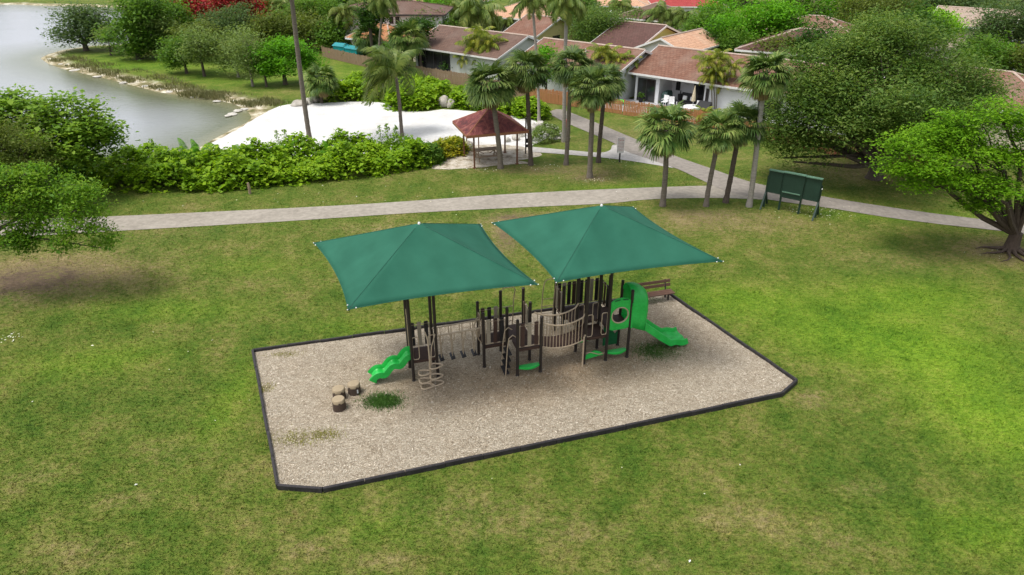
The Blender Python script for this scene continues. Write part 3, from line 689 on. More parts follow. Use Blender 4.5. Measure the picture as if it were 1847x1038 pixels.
# --- shade canopies
M_SEAM = rough_mat('seam_thread', (.012, .075, .05), (.02, .10, .065), 3, .8, .05)
M_STEEL = rough_mat('dark_green_steel', (.012, .05, .035), (.02, .07, .05), 3, .5, .05)
def canopy(BL, FL, FR, BR, apex):
    cs = [Vector(p) for p in (BL, FL, FR, BR)]; ap = Vector(apex); NB, NA = 20, 14
    vs = []; idx = {}; fs = []; bm = MB()
    for s in range(4):
        a, b = cs[s], cs[(s+1) % 4]; mid = (a+b)/2; inward = (ap-mid); inward.z = 0; inward.normalize(); L = (b-a).length
        def P(i, j):
            u = i/NB; t = j/NA
            e = a.lerp(b, u)+inward*(.036*L*4*u*(1-u))+Vector((0, 0, -.02*4*u*(1-u)))
            p = ap.lerp(e, t)
            p.z -= .07*math.sin(math.pi*min(1, t))*4*u*(1-u)*.8
            p.z -= .10*math.sin(math.pi*t)*0
            return p
        bm.grid(P, NB+1, NA+1)
    import bmesh
    me = bpy.data.meshes.new('shade_canopy'); me.from_pydata([tuple(v) for v in bm.v], [], bm.f)
    b2 = bmesh.new(); b2.from_mesh(me); bmesh.ops.remove_doubles(b2, verts=b2.verts, dist=.004); bmesh.ops.recalc_face_normals(b2, faces=b2.faces)
    b2.to_mesh(me); b2.free()
    me.polygons.foreach_set('use_smooth', [True]*len(me.polygons))
    o = link(me, 'shade_canopy', M_CANOPY, play); o['label'] = 'peaked green fabric shade canopy'
    m2 = o.modifiers.new('cloth', 'SOLIDIFY'); m2.thickness = .012; m2.offset = 0
    m = MB()
    for c in cs: m.tube([ap-Vector((0, 0, .07)), c-Vector((0, 0, .03))], .035, 8)
    hem = MB()
    m.build('hip_rafter', M_STEEL, o, True)
    for s in range(4):
        a, b = cs[s], cs[(s+1) % 4]; mid = (a+b)/2; inward = (ap-mid); inward.z = 0; inward.normalize(); L = (b-a).length
        hem.tube([a.lerp(b, k/16)+inward*(.036*L*4*(k/16)*(1-k/16))+Vector((0, 0, -.02*4*(k/16)*(1-k/16))) for k in range(17)], .016, 5)
    hem.build('canopy_hem', M_CANOPY, o, True)
    for k in range(4):
        sm = MB(); a, b = cs[k], cs[(k+1) % 4]; mid = (a+b)/2; inward = (ap-mid); inward.z = 0; inward.normalize(); L = (b-a).length
        for u in (.0,):
            q = []
            for j in range(11):
                t = .06+.93*j/10; e_ = a.lerp(b, u)+inward*(.036*L*4*u*(1-u))+Vector((0, 0, -.02*4*u*(1-u))); p = ap.lerp(e_, t); p.z -= .07*math.sin(math.pi*t)*4*u*(1-u)*.8; p.z += .008; q.append(p)
            sm.tube(q, .010, 5, False)
        sm.build('fabric_seam', M_SEAM, o, True)
    for c in cs+[]:
        m = MB(); d = (c-ap); d.z = 0; d.normalize(); p = c+d*.03; m.lathe([(.0, -.022), (.024, 0), (.0, .022)], 8, p)
        s_ = Vector((-d.y, d.x, 0)); m.lathe([(0, -.028), (.026, 0), (0, .028)], 6, c+s_*.17-d*.17+Vector((0, 0, .02))); m.lathe([(0, -.028), (.026, 0), (0, .028)], 6, c-s_*.17-d*.17+Vector((0, 0, .02))); m.build('corner_shackle', M_WHITE, o, True)
    m = MB(); m.lathe([(.05, -.02), (.05, .02), (.03, .05), (.01, .055)], 10, ap); m.build('peak_cap', M_WHITE, o, True).scale = (1, 1, 1)
canopy((-2.86, 3.02, 4.72), (-2.06, -2.30, 4.72), (3.95, -2.36, 4.72), (3.40, 3.02, 4.72), (.64, .36, 6.14))
canopy((3.88, 2.98, 4.74), (4.58, -2.44, 4.74), (10.60, -2.58, 4.74), (9.85, 2.98, 4.74), (7.15, .12, 6.16))
# rafters from the tall posts up to the hips
def rafter(x, y, ex, ey, ez):
    m = MB(); m.tube([(x, y, 5.0), (ex, ey, ez-.22)], .04, 8); m.build('roof_beam', M_STEEL, play, True)
rafter(0, 0, .30, .03, 5.9); rafter(S, 0, .98, .08, 5.95); rafter(0, S, .3, .66, 5.95); rafter(S, S, .95, .66, 5.95)
rafter(BX[0], BY[0], 6.7, -.3, 5.9); rafter(BX[1], BY[0], 7.5, -.2, 5.95); rafter(BX[0], BY[1], 6.8, .3, 5.95); rafter(BX[1], BY[1], 7.4, .3, 6.0)

# ------------------------------------------------------------------ stump steppers, bench
M_STUMP = rough_mat('brown_stump_bark', (.045, .030, .022), (.085, .058, .042), 9, .8, .5, .02, stretch=(3, 3, .6)); M_STOP = rough_mat('tan_stump_top', (.27, .21, .13), (.36, .29, .19), 7, .8, .3)
for u, v, h, lab in ((613, 738, .46, 'brown stump stepper with a pale top, nearest the front border'), (640, 709, .44, 'brown stump stepper closest to the wavy green slide'), (613, 719, .46, 'brown stump stepper partly hidden behind the front one')):
    x, y = at(u, v+2); e = empty('stump_stepper', (x, y, .05), lab, 'stump', 'stump steppers beside the wave slide', random.random()*6)
    m = MB(); n = 20; r0 = .23
    prof = [(r0*1.06, 0), (r0*1.0, .06), (r0*.97, h*.5), (r0*.97, h*.8)]
    vs = []; fs = []
    for r, z in prof+[(r0*.9, h*.92)]:
        vs += [(r*(1+.035*math.sin(5*k*2*math.pi/n+z*4))*math.cos(2*math.pi*k/n), r*(1+.035*math.sin(5*k*2*math.pi/n+z*4))*math.sin(2*math.pi*k/n), z) for k in range(n)]
    for i in range(len(prof)):
        for k in range(n): fs.append((i*n+k, i*n+(k+1) % n, (i+1)*n+(k+1) % n, (i+1)*n+k))
    m.add(vs, fs); m.build('stump_body', M_STUMP, e, True)
    m = MB(); m.lathe([(r0*.985, h*.72), (r0*.98, h*.9), (r0*.86, h*.985), (r0*.5, h*1.0), (.01, h*1.0)], n); m.build('stump_top', M_STOP, e, True)
    if v == 709:
        m = MB(); m.box((.16, -.17, h*.42), (.05, .012, .14), R(43)); ob = m.build('sticker', M_WHITE, e); ob.rotation_euler = (0, 0, -e.rotation_euler.z)
M_BENCH = rough_mat('brown_bench_slat', (.085, .044, .030), (.14, .075, .050), 8, .6, .2, stretch=(1, 6, 6)); M_BFRAME = plain('bench_frame', (.03, .024, .022))
bx, by, _ = PW(11.25, 3.02); bench = empty('park_bench', (bx, by, 0), 'brown slatted park bench on the border behind the hooded slide', 'bench', rz=PA)
m = MB(); [m.box((0, -.2+k*.145, .46), (1.9, .13, .045)) for k in range(3)]; m.build('seat', M_BENCH, bench, bevel=.01)
m = MB(); m.box((0, .25, .66), (1.9, .04, .14), 0, 0, R(-12)); m.box((0, .29, .84), (1.9, .04, .14), 0, 0, R(-12)); m.build('backrest', M_BENCH, bench, bevel=.01)
for xx in (-.7, .7):
    m = MB(); m.box((xx, -.12, .2), (.06, .07, .5)); m.box((xx, .15, .2), (.06, .07, .5)); m.box((xx, 0, .425), (.06, .46, .04)); m.bar((xx, .18, .42), (xx, .32, .92), .05, .04); m.build('leg', M_BFRAME, bench)

def grass_patch(name, lab, u, v, rx, ry, n, hgt, mat, seed):
    r = np.random.default_rng(seed); cx, cy = at(u, v); p = r.normal(size=(n, 2))*.5; x = cx+p[:, 0]*rx; y = cy+p[:, 1]*ry
    th = r.random(n)*6.28; s = r.uniform(.4, 1, n)*hgt; w = .012; L = r.normal(size=(n, 2))*.5; vv = np.empty((n, 3, 3))
    vv[:, 0] = np.stack([x-np.cos(th)*w, y-np.sin(th)*w, np.full(n, .06)], 1); vv[:, 1] = np.stack([x+np.cos(th)*w, y+np.sin(th)*w, np.full(n, .06)], 1); vv[:, 2] = np.stack([x+L[:, 0]*s, y+L[:, 1]*s, .06+s*.8], 1)
    o = link(np_mesh(name, vv.reshape(-1, 3), np.arange(3*n).reshape(n, 3)), name, mat); tag(o, lab, 'grass', None, 'stuff')
M_PATCH = leaf_mat('dark_patch_grass', [(.02, .06, .018), (.035, .09, .025), (.06, .12, .03)], .3); M_DRYP = leaf_mat('dry_weeds', [(.12, .12, .03), (.2, .19, .07), (.10, .13, .03)], .3)
grass_patch('grass_patch', 'dark green patch of grass in the mulch in front of the wavy slide', 692, 727, .66, .42, 3200, .16, M_PATCH, 1)
grass_patch('grass_patch', 'dark green patch of grass in the mulch under the hooded slide', 1190, 637, .95, .62, 2900, .14, M_PATCH, 2)
grass_patch('weed_patch', 'thin yellowing weeds in the mulch near the left border corner', 520, 795, 1.2, .45, 900, .12, M_DRYP, 3); grass_patch('weed_patch', 'thin yellowing weeds in the mulch right of the corner weeds', 590, 787, .6, .3, 350, .12, M_DRYP, 4); grass_patch('weed_patch', 'sparse weeds in the mulch beside the left border', 478, 703, .35, .3, 300, .1, M_DRYP, 5); grass_patch('weed_patch', 'sparse weeds at the back left corner of the mulch', 520, 643, .7, .2, 400, .12, M_DRYP, 6)
grass_patch('weed_patch', 'few weeds growing in the mulch near the bench', 1175, 545, .5, .3, 400, .12, M_PATCH, 8)
# ------------------------------------------------------------------ palms
M_TRUNK = rough_mat('palm_trunk', (.105, .085, .066), (.205, .172, .138), 4, .9, .6, .03, stretch=(1, 1, 5)); M_TRUNKP = rough_mat('pale_palm_trunk', (.22, .195, .165), (.34, .31, .27), 3, .85, .4, .02, stretch=(1, 1, 6))
M_TRUNKD = rough_mat('dark_palm_trunk', (.06, .045, .035), (.13, .10, .078), 5, .9, .6, .03, stretch=(1, 1, 4))
M_BARK = rough_mat('tree_bark', (.055, .042, .032), (.12, .095, .072), 6, .9, .6, .03, stretch=(2, 2, .5)); M_BARKP = rough_mat('pale_bark', (.16, .135, .11), (.26, .23, .19), 6, .9, .5, .02, stretch=(2, 2, .5))
M_FAN = leaf_mat('fan_frond', [(.014, .034, .012), (.032, .062, .020), (.066, .105, .034), (.14, .175, .07)], .25, .45)
M_FANY = leaf_mat('light_fan_frond', [(.018, .046, .013), (.040, .082, .022), (.082, .13, .040), (.17, .20, .085)], .25, .45)
M_DEADF = leaf_mat('dead_frond', [(.05, .035, .022), (.11, .08, .05), (.19, .15, .10)], .15, .8)
M_COCO = leaf_mat('feather_frond', [(.030, .060, .016), (.055, .095, .025), (.095, .13, .040), (.15, .17, .06)], .25, .4)
M_COCOY = leaf_mat('yellow_green_frond', [(.040, .080, .014), (.085, .13, .022), (.15, .175, .034), (.25, .235, .05)], .3, .4)
def rachis(length, az, el, droop, n=9):
    "points of an arching frond stalk from the origin"
    p = np.zeros(3); pts = [p.copy()]; e = el; st = length/(n-1)
    for k in range(n-1):
        p = p+st*np.array([math.cos(az)*math.cos(e), math.sin(az)*math.cos(e), math.sin(e)]); pts.append(p.copy()); e -= droop/(n-1)*(1+k/(n-1))
    return np.array(pts)
def strip_quads(p0, p1, p2, wdir, w0, w1):
    "two quads per strip through three points, tapering"
    n = len(p0); v = np.empty((n, 6, 3)); v[:, 0] = p0-wdir*w0; v[:, 1] = p0+wdir*w0; v[:, 2] = p1-wdir*w1; v[:, 3] = p1+wdir*w1; v[:, 4] = p2-wdir*.004; v[:, 5] = p2+wdir*.004
    b = np.arange(n)[:, None]*6; q = np.concatenate([b+np.array([[0, 1, 3, 2]]), b+np.array([[2, 3, 5, 4]])])
    return v.reshape(-1, 3), q
def merge(parts):
    V = []; Q = []; o = 0
    for v, q in parts: V.append(v); Q.append(q+o); o += len(v)
    return np.concatenate(V), np.concatenate(Q)
def fan_crown(seed, n=34, rad=1.0, dead=False):
    "costapalmate fan crown of unit radius"
    r = np.random.default_rng(seed); parts = []
    for i in range(n):
        if dead: el = r.uniform(-1.35, -.75)
        else: el = math.asin(np.clip(1-1.45*((i+.5)/n)+r.normal()*.10, -.62, .97))
        az = i*2.39996+r.normal()*.25
        pl = (.50 if not dead else .3)*r.uniform(.85, 1.15); fl = r.uniform(.46, .60)
        pts = rachis(pl+.12, az, el, .28 if not dead else .1, 5); tip = pts[-1]; d = unit(pts[-1]-pts[-2])
        side = unit(np.cross(d, [0, 0, 1.])); nr = np.cross(side, d)
        roll = r.normal()*.35; side, nr = side*math.cos(roll)+nr*math.sin(roll), nr*math.cos(roll)-side*math.sin(roll)
        m = 22; a = np.linspace(-1.95, 1.95, m)+r.normal(size=m)*.04
        if dead: a *= .35
        dirs = np.cos(a)[:, None]*d+np.sin(a)[:, None]*side+nr*(.16*np.abs(a)[:, None]**1.2-.05)
        L = fl*(1-.16*np.abs(a/1.95)**2)*r.uniform(.85, 1.1, m)
        p0 = np.repeat(tip[None], m, 0)-d*.06+dirs*.02; p1 = p0+dirs*(L*.6)[:, None]; p2 = p0+unit(dirs+np.array([0, 0, -.30 if not dead else -.3]))*L[:, None]
        p2[:, 2] -= .02
        w = np.cross(dirs, nr); w = unit(w)
        parts.append(strip_quads(p0, p1, p2, w, .011, .030))
        # stalk
        s = unit(np.cross(d, [0, 0, 1.])); parts.append(strip_quads(pts[:1], pts[2:3], pts[-1:], s[None], .016, .012))
    return merge(parts)
def feather_crown(seed, n=20, droop=1.7, wind=None, upright=0.0, leaflet=.30, dens=34, hang=.55):
    r = np.random.default_rng(seed); parts = []
    for i in range(n):
        el = math.asin(np.clip(.95-1.15*((i+.5)/n)+upright, -.6, .98)); az = i*2.39996+r.normal()*.2
        if wind is not None:
            az = wind+math.atan2(math.sin(az-wind), math.cos(az-wind))*.62
        L = r.uniform(.85, 1.1); pts = rachis(L, az, el, droop*r.uniform(.8, 1.2), 12)
        seg = np.linspace(.10, .995, dens); ii = seg*11; i0 = np.minimum(ii.astype(int), 10); fr = (ii-i0)[:, None]
        P = pts[i0]*(1-fr)+pts[i0+1]*fr; T = unit(pts[i0+1]-pts[i0]); S_ = unit(np.cross(T, [0, 0, 1.])+1e-4); 
        tw = r.normal()*.3; N_ = np.cross(S_, T); S2 = S_*math.cos(tw)+N_*math.sin(tw)
        ll = leaflet*np.sin(np.pi*(.12+.86*seg))**.6
        for sg in (-1, 1):
            dv = unit(S2*sg*.9+T*.55+np.array([0, 0, -hang*.6])+r.normal(size=P.shape)*.08)
            p1 = P+dv*(ll*.55)[:, None]; p2 = P+unit(dv+np.array([0, 0, -hang]))*ll[:, None]
            if wind is not None:
                p2 = p2+np.array([math.cos(wind), math.sin(wind), 0])*.07
            parts.append(strip_quads(P, p1, p2, unit(T+N_*.2), .011, .014))
        st = pts[:-1]; parts.append(strip_quads(pts[0:-2:2], pts[1:-1:2], pts[2::2], S_[:1].repeat(len(pts[2::2]), 0), .012, .009))
    return merge(parts)
def trunk_mesh(h, r0, r1, bend, rings=True, seed=0, flare=1.35):
    "bend = (dx, dy) offset of the top; returns MB"
    r = random.Random(seed); m = MB(); n = max(10, int(h/.28)); pts = []; rr = []
    for k in range(n+1):
        t = k/n; q = t*t*(1.6-.6*t)
        pts.append((bend[0]*q+.03*math.sin(t*5+seed), bend[1]*q+.03*math.cos(t*4+seed), h*t-.05)); b = r0+(r1-r0)*t
        if t < .08: b *= 1+(flare-1)*(1-t/.08)
        rr.append(b*(1+(.05 if k % 2 else -.03)*rings))
    return m.tube(pts, rr, 10)
FANS = [np_mesh('fan_crown', *fan_crown(s, 52)) for s in (1, 2, 3)]; DEADS = [np_mesh('dead_fronds', *fan_crown(s+20, 16, dead=True)) for s in (1, 2)]
COCO = [np_mesh('feather_crown', *feather_crown(s, 20, 1.5, dens=40)) for s in (1, 2)]; WINDY = np_mesh('windy_crown', *feather_crown(9, 26, 1.25, wind=R(150), upright=.25, leaflet=.34, hang=.35)); ARECA = [np_mesh('areca_crown', *feather_crown(s+40, 14, 1.35, upright=.22, leaflet=.26, dens=30)) for s in (1, 2)]
for me, mt in [(m, M_FAN) for m in FANS]+[(m, M_DEADF) for m in DEADS]+[(m, M_COCO) for m in COCO]+[(WINDY, M_COCO)]+[(m, M_COCOY) for m in ARECA]: me.materials.append(mt)
FANSY = [m.copy() for m in FANS]; COCOYL = [m.copy() for m in COCO]
for m in FANSY: m.materials.clear(); m.materials.append(M_FANY)
for m in COCOYL: m.materials.clear(); m.materials.append(M_COCOY)
def inst(me, name, parent, loc, sc, rz=0, tilt=(0, 0)):
    o = bpy.data.objects.new(name, me); C.objects.link(o); o.parent = parent; o.location = loc; o.rotation_euler = (tilt[0], tilt[1], rz)
    o.scale = sc if isinstance(sc, tuple) else (sc, sc, sc); return o
def palm(name, label, base, crown, rpx, kind='fan', tr=.15, mat=None, group=None, squash=1.0, skirt=True, dy=0, var=0, hue=0, cat='palm tree'):
    x, y = at(*base) if len(base) == 2 else base[:2]
    cx, z = up_at(crown[0], crown[1], y+dy); rad = rpx*mpp(y+dy, z)
    e = empty(name, (x, y, 0), label, cat, group)
    t = trunk_mesh(z+.1, tr, tr*.8, (cx-x, dy), True, int(x*7) % 13)
    t.build('trunk', mat or M_TRUNK, e, True); k = abs(int(x*13+var)) 
    top = (cx-x, dy, z)
    if kind == 'fan':
        inst((FANSY if hue else FANS)[k % 3], 'crown', e, top, (rad, rad, rad*squash), k*1.3, (random.uniform(-.12, .12), random.uniform(-.12, .12)))
        if skirt: inst(DEADS[k % 2], 'dead_fronds', e, (top[0], top[1], z-rad*.05), (rad*.75, rad*.75, rad*.85), k)
    elif kind == 'coco':
        inst((COCOYL if hue else COCO)[k % 2], 'crown', e, top, (rad, rad, rad*squash), k*1.1, (random.uniform(-.1, .1), random.uniform(-.1, .1)))
        m = MB(); m.tube([(top[0], top[1], z-.9), (top[0], top[1], z-.5), (top[0], top[1], z), (top[0], top[1], z+.2)], [tr*.9, tr*1.5, tr*1.2, tr*.5], 8); m.build('crown_shaft', M_TRUNKD if not hue else M_COCOY, e, True)
    elif kind == 'windy':
        inst(WINDY, 'crown', e, top, (rad, rad, rad*squash), 0)
    return e
SG = 'cabbage palms between the shelter and the path'
palm('cabbage_palm', 'bushy cabbage palm standing right in front of the red shelter', (902, 304), (886, 155), 50, tr=.19, group=SG)
palm('cabbage_palm', 'cabbage palm with a brown skirt just right of the red shelter', (957, 298), (948, 130), 44, tr=.17, mat=M_TRUNKD, group=SG, var=1)
palm('cabbage_palm', 'cabbage palm leaning right, between the shelter and the paired palms', (1021, 298), (1031, 122), 42, tr=.16, group=SG, var=2)
palm('cabbage_palm', 'nearer palm of the close pair left of the white sign', (1064, 320), (1068, 162), 46, tr=.18, group=SG, var=4)
palm('cabbage_palm', 'farther palm of the close pair left of the white sign', (1080, 293), (1090, 152), 42, tr=.16, mat=M_TRUNKD, group=SG, var=5)
palm('cabbage_palm', 'short broad cabbage palm alone at the path edge right of the white sign', (1196, 372), (1201, 236), 57, tr=.17, hue=1, var=6, group='cabbage palms along the path edge')
palm('cabbage_palm', 'left palm of the short pair left of the notice board', (1274, 372), (1297, 240), 44, tr=.15, hue=1, var=7, group='cabbage palms along the path edge')
palm('cabbage_palm', 'right palm of the short pair left of the notice board', (1309, 366), (1337, 226), 46, tr=.16, mat=M_TRUNKD, var=8, group='cabbage palms along the path edge')
palm('cabbage_palm', 'tall pale trunked cabbage palm nearest the green notice board', (1350, 373), (1380, 138), 50, tr=.16, mat=M_TRUNKP, hue=1, var=9, group='cabbage palms along the path edge')
# tall feather palms
palm('coconut_palm', 'slim tall palm with a pale trunk rising behind the shelter', (972, 220), (959, 2), 48, 'coco', .13, M_TRUNKP)
palm('coconut_palm', 'tall palm with drooping crown on a ringed pale trunk near the red litter bin', (1016, 256), (1022, 4), 56, 'coco', .16, M_TRUNKP, var=1)
palm('coconut_palm', 'windblown palm on the white sand with fronds swept left', (726, 247), (714, 140), 75, 'windy', .15, M_TRUNK, squash=1.15)
palm('tall_palm', 'very tall bare palm trunk rising from the hedge past the top of the photo', (560, 262), (517, -70), 52, 'fan', .18, M_TRUNK, skirt=True)
palm('coconut_palm', 'thin leaning palm behind the picket fence by the teal slide', (603, 97), (622, 22), 42, 'coco', .12, M_TRUNKP, var=2)
palm('coconut_palm', 'slim palm with its crown at the top edge in front of the two storey house', (685, 142), (692, 2), 40, 'coco', .13, M_TRUNK, var=3)
palm('cabbage_palm', 'squat fan palm beside the boulders at the left end of the white sand', (581, 186), (579, 148), 33, 'fan', .16, M_TRUNKD, hue=1, squash=1.1)
palm('cabbage_palm', 'round light green palm behind the windblown palm', (741, 142), (737, 72), 38, 'fan', .14, M_TRUNKD, hue=1, squash=1.0)
palm('cabbage_palm', 'yellowish fan palm in front of the orange roofed garage', (667, 116), (664, 68), 30, 'fan', .14, hue=1)
palm('coconut_palm', 'big dark feathery palm behind the brown roofed patio house', (874, 78), (862, 22), 66, 'coco', .16, M_TRUNKP, var=4)
palm('coconut_palm', 'palm between the two storey house and the big feathery palm', (822, 72), (812, 20), 50, 'coco', .14, var=5)
palm('coconut_palm', 'low palm beside the teal slide behind the fence', (640, 96), (632, 78), 30, 'coco', .12, var=6)
palm('coconut_palm', 'tall willowy palm with a white trunk beyond the orange roof', (1207, 75), (1196, 25), 44, 'coco', .12, M_TRUNKP, hue=0, var=7)
palm('coconut_palm', 'second willowy palm just right of the white trunked one', (1238, 78), (1236, 30), 38, 'coco', .12, M_TRUNKP, var=8)
palm('coconut_palm', 'dark palm in front of the orange roofed white house', (1262, 102), (1258, 68), 34, 'coco', .13, var=9)
palm('coconut_palm', 'small dark palm at the left end of the dark brown roof', (1132, 98), (1132, 68), 25, 'coco', .13, var=10)
palm('coconut_palm', 'palm top in front of the orange roof at the top edge', (1120, 45), (1118, 8), 28, 'coco', .13, var=11)
palm('coconut_palm', 'palm with a pale trunk left of the red flowering tree house', (520, 60), (516, 12), 34, 'coco', .13, M_TRUNKP, var=12)
palm('coconut_palm', 'feathery palm near the pale house left of the yellow house', (905, 70), (915, 38), 30, 'coco', .12, var=13)
palm('coconut_palm', 'yellowing palm in the garden right of the orange roof', (1300, 118), (1290, 92), 28, 'coco', .11, hue=1, var=14)
palm('coconut_palm', 'small palm in front of the lime green garden tree', (1345, 122), (1352, 88), 28, 'coco', .11, var=15)
def areca(name, label, u, v, spread, stems, mat_trunk=None, cat='palm tree'):
    x, y = at(u, v); e = empty(name, (x, y, 0), label, cat, 'yellow green clumping palms by the houses')
    for i, (cu, cv, rp) in enumerate(stems):
        cx, z = up_at(cu, cv, y); dx = cx-x; m = MB(); bx = dx*.35; a = i*2.1
        m.tube([(bx, .25*math.sin(a), -.05), (bx+(dx-bx)*.4, .25*math.sin(a), z*.55), (dx, .3*math.sin(a), z)], [.06, .055, .04], 7)
        m.build('stem', mat_trunk or M_TRUNKP, e, True); rr = 1.2*rp*mpp(y, z); inst(ARECA[i % 2], 'crown', e, (dx, .3*math.sin(a), z-.05), rr, i*1.7)
areca('areca_palm', 'yellow green palm clump at the corner of the brown roofed patio house', 868, 140, 1, [(852, 88, 30), (866, 68, 32), (882, 82, 32), (893, 100, 26), (840, 108, 22), (872, 108, 26)])
areca('areca_palm', 'yellow palm clump beside the left end of the white house', 1122, 176, 1, [(1083, 95, 24), (1098, 102, 30), (1112, 112, 28), (1133, 110, 24), (1122, 128, 24)])
areca('areca_palm', 'slender pale stemmed palm clump in front of the white house wall', 1296, 205, 1, [(1276, 112, 26), (1298, 106, 28), (1318, 120, 24), (1284, 138, 28), (1304, 150, 28), (1290, 125, 24)])
areca('areca_palm', 'low yellow green palm at the picket fence by the white table', 1280, 226, 1, [(1268, 205, 20), (1284, 210, 22)])

# ------------------------------------------------------------------ broadleaf trees
def lm(*c, gain=1.0, **k): return leaf_mat('leaf_%d' % len(bpy.data.materials), [tuple(q*gain for q in x) for x in c], **k)
LEAFS = {'dark': lm((.010, .032, .008), (.022, .060, .012), (.045, .095, .020)), 'mid': lm((.022, .060, .010), (.045, .10, .016), (.085, .15, .028), gain=1.18), 'oak': lm((.016, .038, .011), (.032, .070, .016), (.064, .112, .030), (.125, .17, .058), clump=.35, gain=1.18),
 'bright': lm((.030, .105, .006), (.060, .18, .010), (.115, .275, .018)), 'lime': lm((.06, .17, .008), (.12, .27, .014), (.20, .37, .03)), 'flame': lm((.036, .105, .006), (.078, .18, .009), (.145, .27, .018)), 'pale': lm((.045, .085, .028), (.09, .14, .05), (.15, .20, .085)), 'olive': lm((.03, .055, .014), (.065, .095, .022), (.12, .15, .045)),
 'grey': lm((.025, .055, .025), (.05, .09, .042), (.085, .13, .062)), 'leafy': lm((.026, .075, .008), (.06, .135, .012), (.13, .21, .022), gain=1.15), 'grape': lm(gain=1.25, *[(.034, .082, .012), (.072, .138, .018), (.14, .215, .034)]), 'red': lm((.03, .06, .015), (.17, .014, .012), (.30, .018, .016), (.40, .03, .025), trans=.15, bright=False), 'hedge': lm((.040, .100, .006), (.095, .180, .010), (.185, .28, .018), clump=.5, gain=1.1), 'hedge2': lm((.03, .10, .008), (.06, .17, .014), (.12, .25, .025)), 'croton': lm((.05, .11, .01), (.15, .19, .018), (.34, .30, .03))}
def crown_mesh(lobes, n, size, seed, per=26, aspect=.5, up=.45, spread=None, shell=.5, drop=0.0, ncl=None, flat=.55):
    r = np.random.default_rng(seed); ncl = ncl or max(8, n//per)
    cc = in_ellipsoids(ncl, lobes, r, shell); sp = spread if spread else np.mean([l[3] for l in lobes])*.22
    k = r.integers(0, ncl, n); off = r.normal(size=(n, 3))*sp*np.array([1, 1, flat]); off[:, 2] -= drop*np.abs(r.normal(size=n))*sp
    p = cc[k]+off; p = p[p[:, 2] > .15]
    return leaf_quads(p, size, aspect, up, r, drop=drop*.6), cc
def limbs(m, base, lobes, r0, cc, seed, ntw=60, fork=None, lean=(0, 0)):
    rd = random.Random(seed); L = lobes; cz = min(l[2]-l[5] for l in L); f = Vector((lean[0], lean[1], max(.3, cz*.9+.2)*1.0)) if cz > .5 else Vector((lean[0], lean[1], .9))
    if fork: f.z = fork
    m.tube([(0, 0, -.1), (f.x*.2, f.y*.2, f.z*.15), (f.x*.6, f.y*.6, f.z*.6), f], [r0*1.5, r0*1.08, r0*.95, r0*.85], 10)
    ends = []
    for l in L:
        e = Vector(l[:3]); d = e-f; mid = f+d*.5+Vector((rd.uniform(-.15, .15), rd.uniform(-.15, .15), rd.uniform(-.05, .12)))*d.length; rr = r0*.55*(.6+.4*min(1, l[3]/2))
        m.tube([f-Vector((0, 0, .1)), f+(mid-f)*.5+Vector((0, 0, -.03))*d.length, mid, e], [rr*1.1, rr*.85, rr*.6, rr*.3], 7); ends.append((mid, e, rr))
    C_ = [Vector(c) for c in cc]; rd.shuffle(C_)
    for c in C_[:ntw]:
        mid, e, rr = min(ends, key=lambda q: (q[1]-c).length); s = mid.lerp(e, rd.uniform(.2, 1.0)); q = s.lerp(c, .5)+Vector((0, 0, rd.uniform(-.1, .15)))*(c-s).length
        m.tube([s, q, c], [rr*.35, rr*.2, rr*.07], 5, False)
def tree(name, label, base, lobes, leaf, n, size, r0=.2, bark=None, seed=1, group=None, cat='tree', ntw=40, fork=None, lean=(0, 0), y=None, **kw):
    "lobes measured as (u, v, ru, rv, depth offset): turned into real ellipsoids round the trunk"
    x, y0 = at(*base) if y is None else (up_at(base[0], base[1], y)[0], y); e = empty(name, (x, y0, 0), label, cat, group); L = []
    for lo in lobes:
        u, v, ru, rv = lo[:4]; dy = lo[4] if len(lo) > 4 else 0; cx, z = up_at(u, v, y0+dy); s = mpp(y0+dy, z); L.append((cx-x, dy, z, ru*s, (lo[5] if len(lo) > 5 else ru*s*.95), rv*s/math.cos(R(16))))
    rs = random.Random(seed*7); base_L = list(L)
    for l in base_L:
        for _ in range(4 if len(base_L) > 3 else 5):
            a = rs.uniform(0, 6.28); b = rs.uniform(-.35, .9); k = rs.uniform(.24, .42); f = rs.uniform(.92, 1.18)
            L.append((l[0]+l[3]*f*math.cos(a)*math.cos(b), l[1]+l[4]*f*math.sin(a)*math.cos(b), l[2]+l[5]*f*math.sin(b), l[3]*k, l[4]*k, l[5]*k*.8))
    (v, q), cc = crown_mesh(L, n, size, seed, **kw); L = base_L; me = np_mesh('crown', v, q); link(me, 'crown', LEAFS[leaf], e)
    m = MB(); limbs(m, e, L, r0, cc, seed, ntw, fork, lean); m.build('trunk', bark or M_BARK, e, True); return e
LIMB = rough_mat('dark_limb_bark', (.045, .030, .022), (.10, .072, .055), 6, .9, .6, .03, stretch=(2, 2, .5))
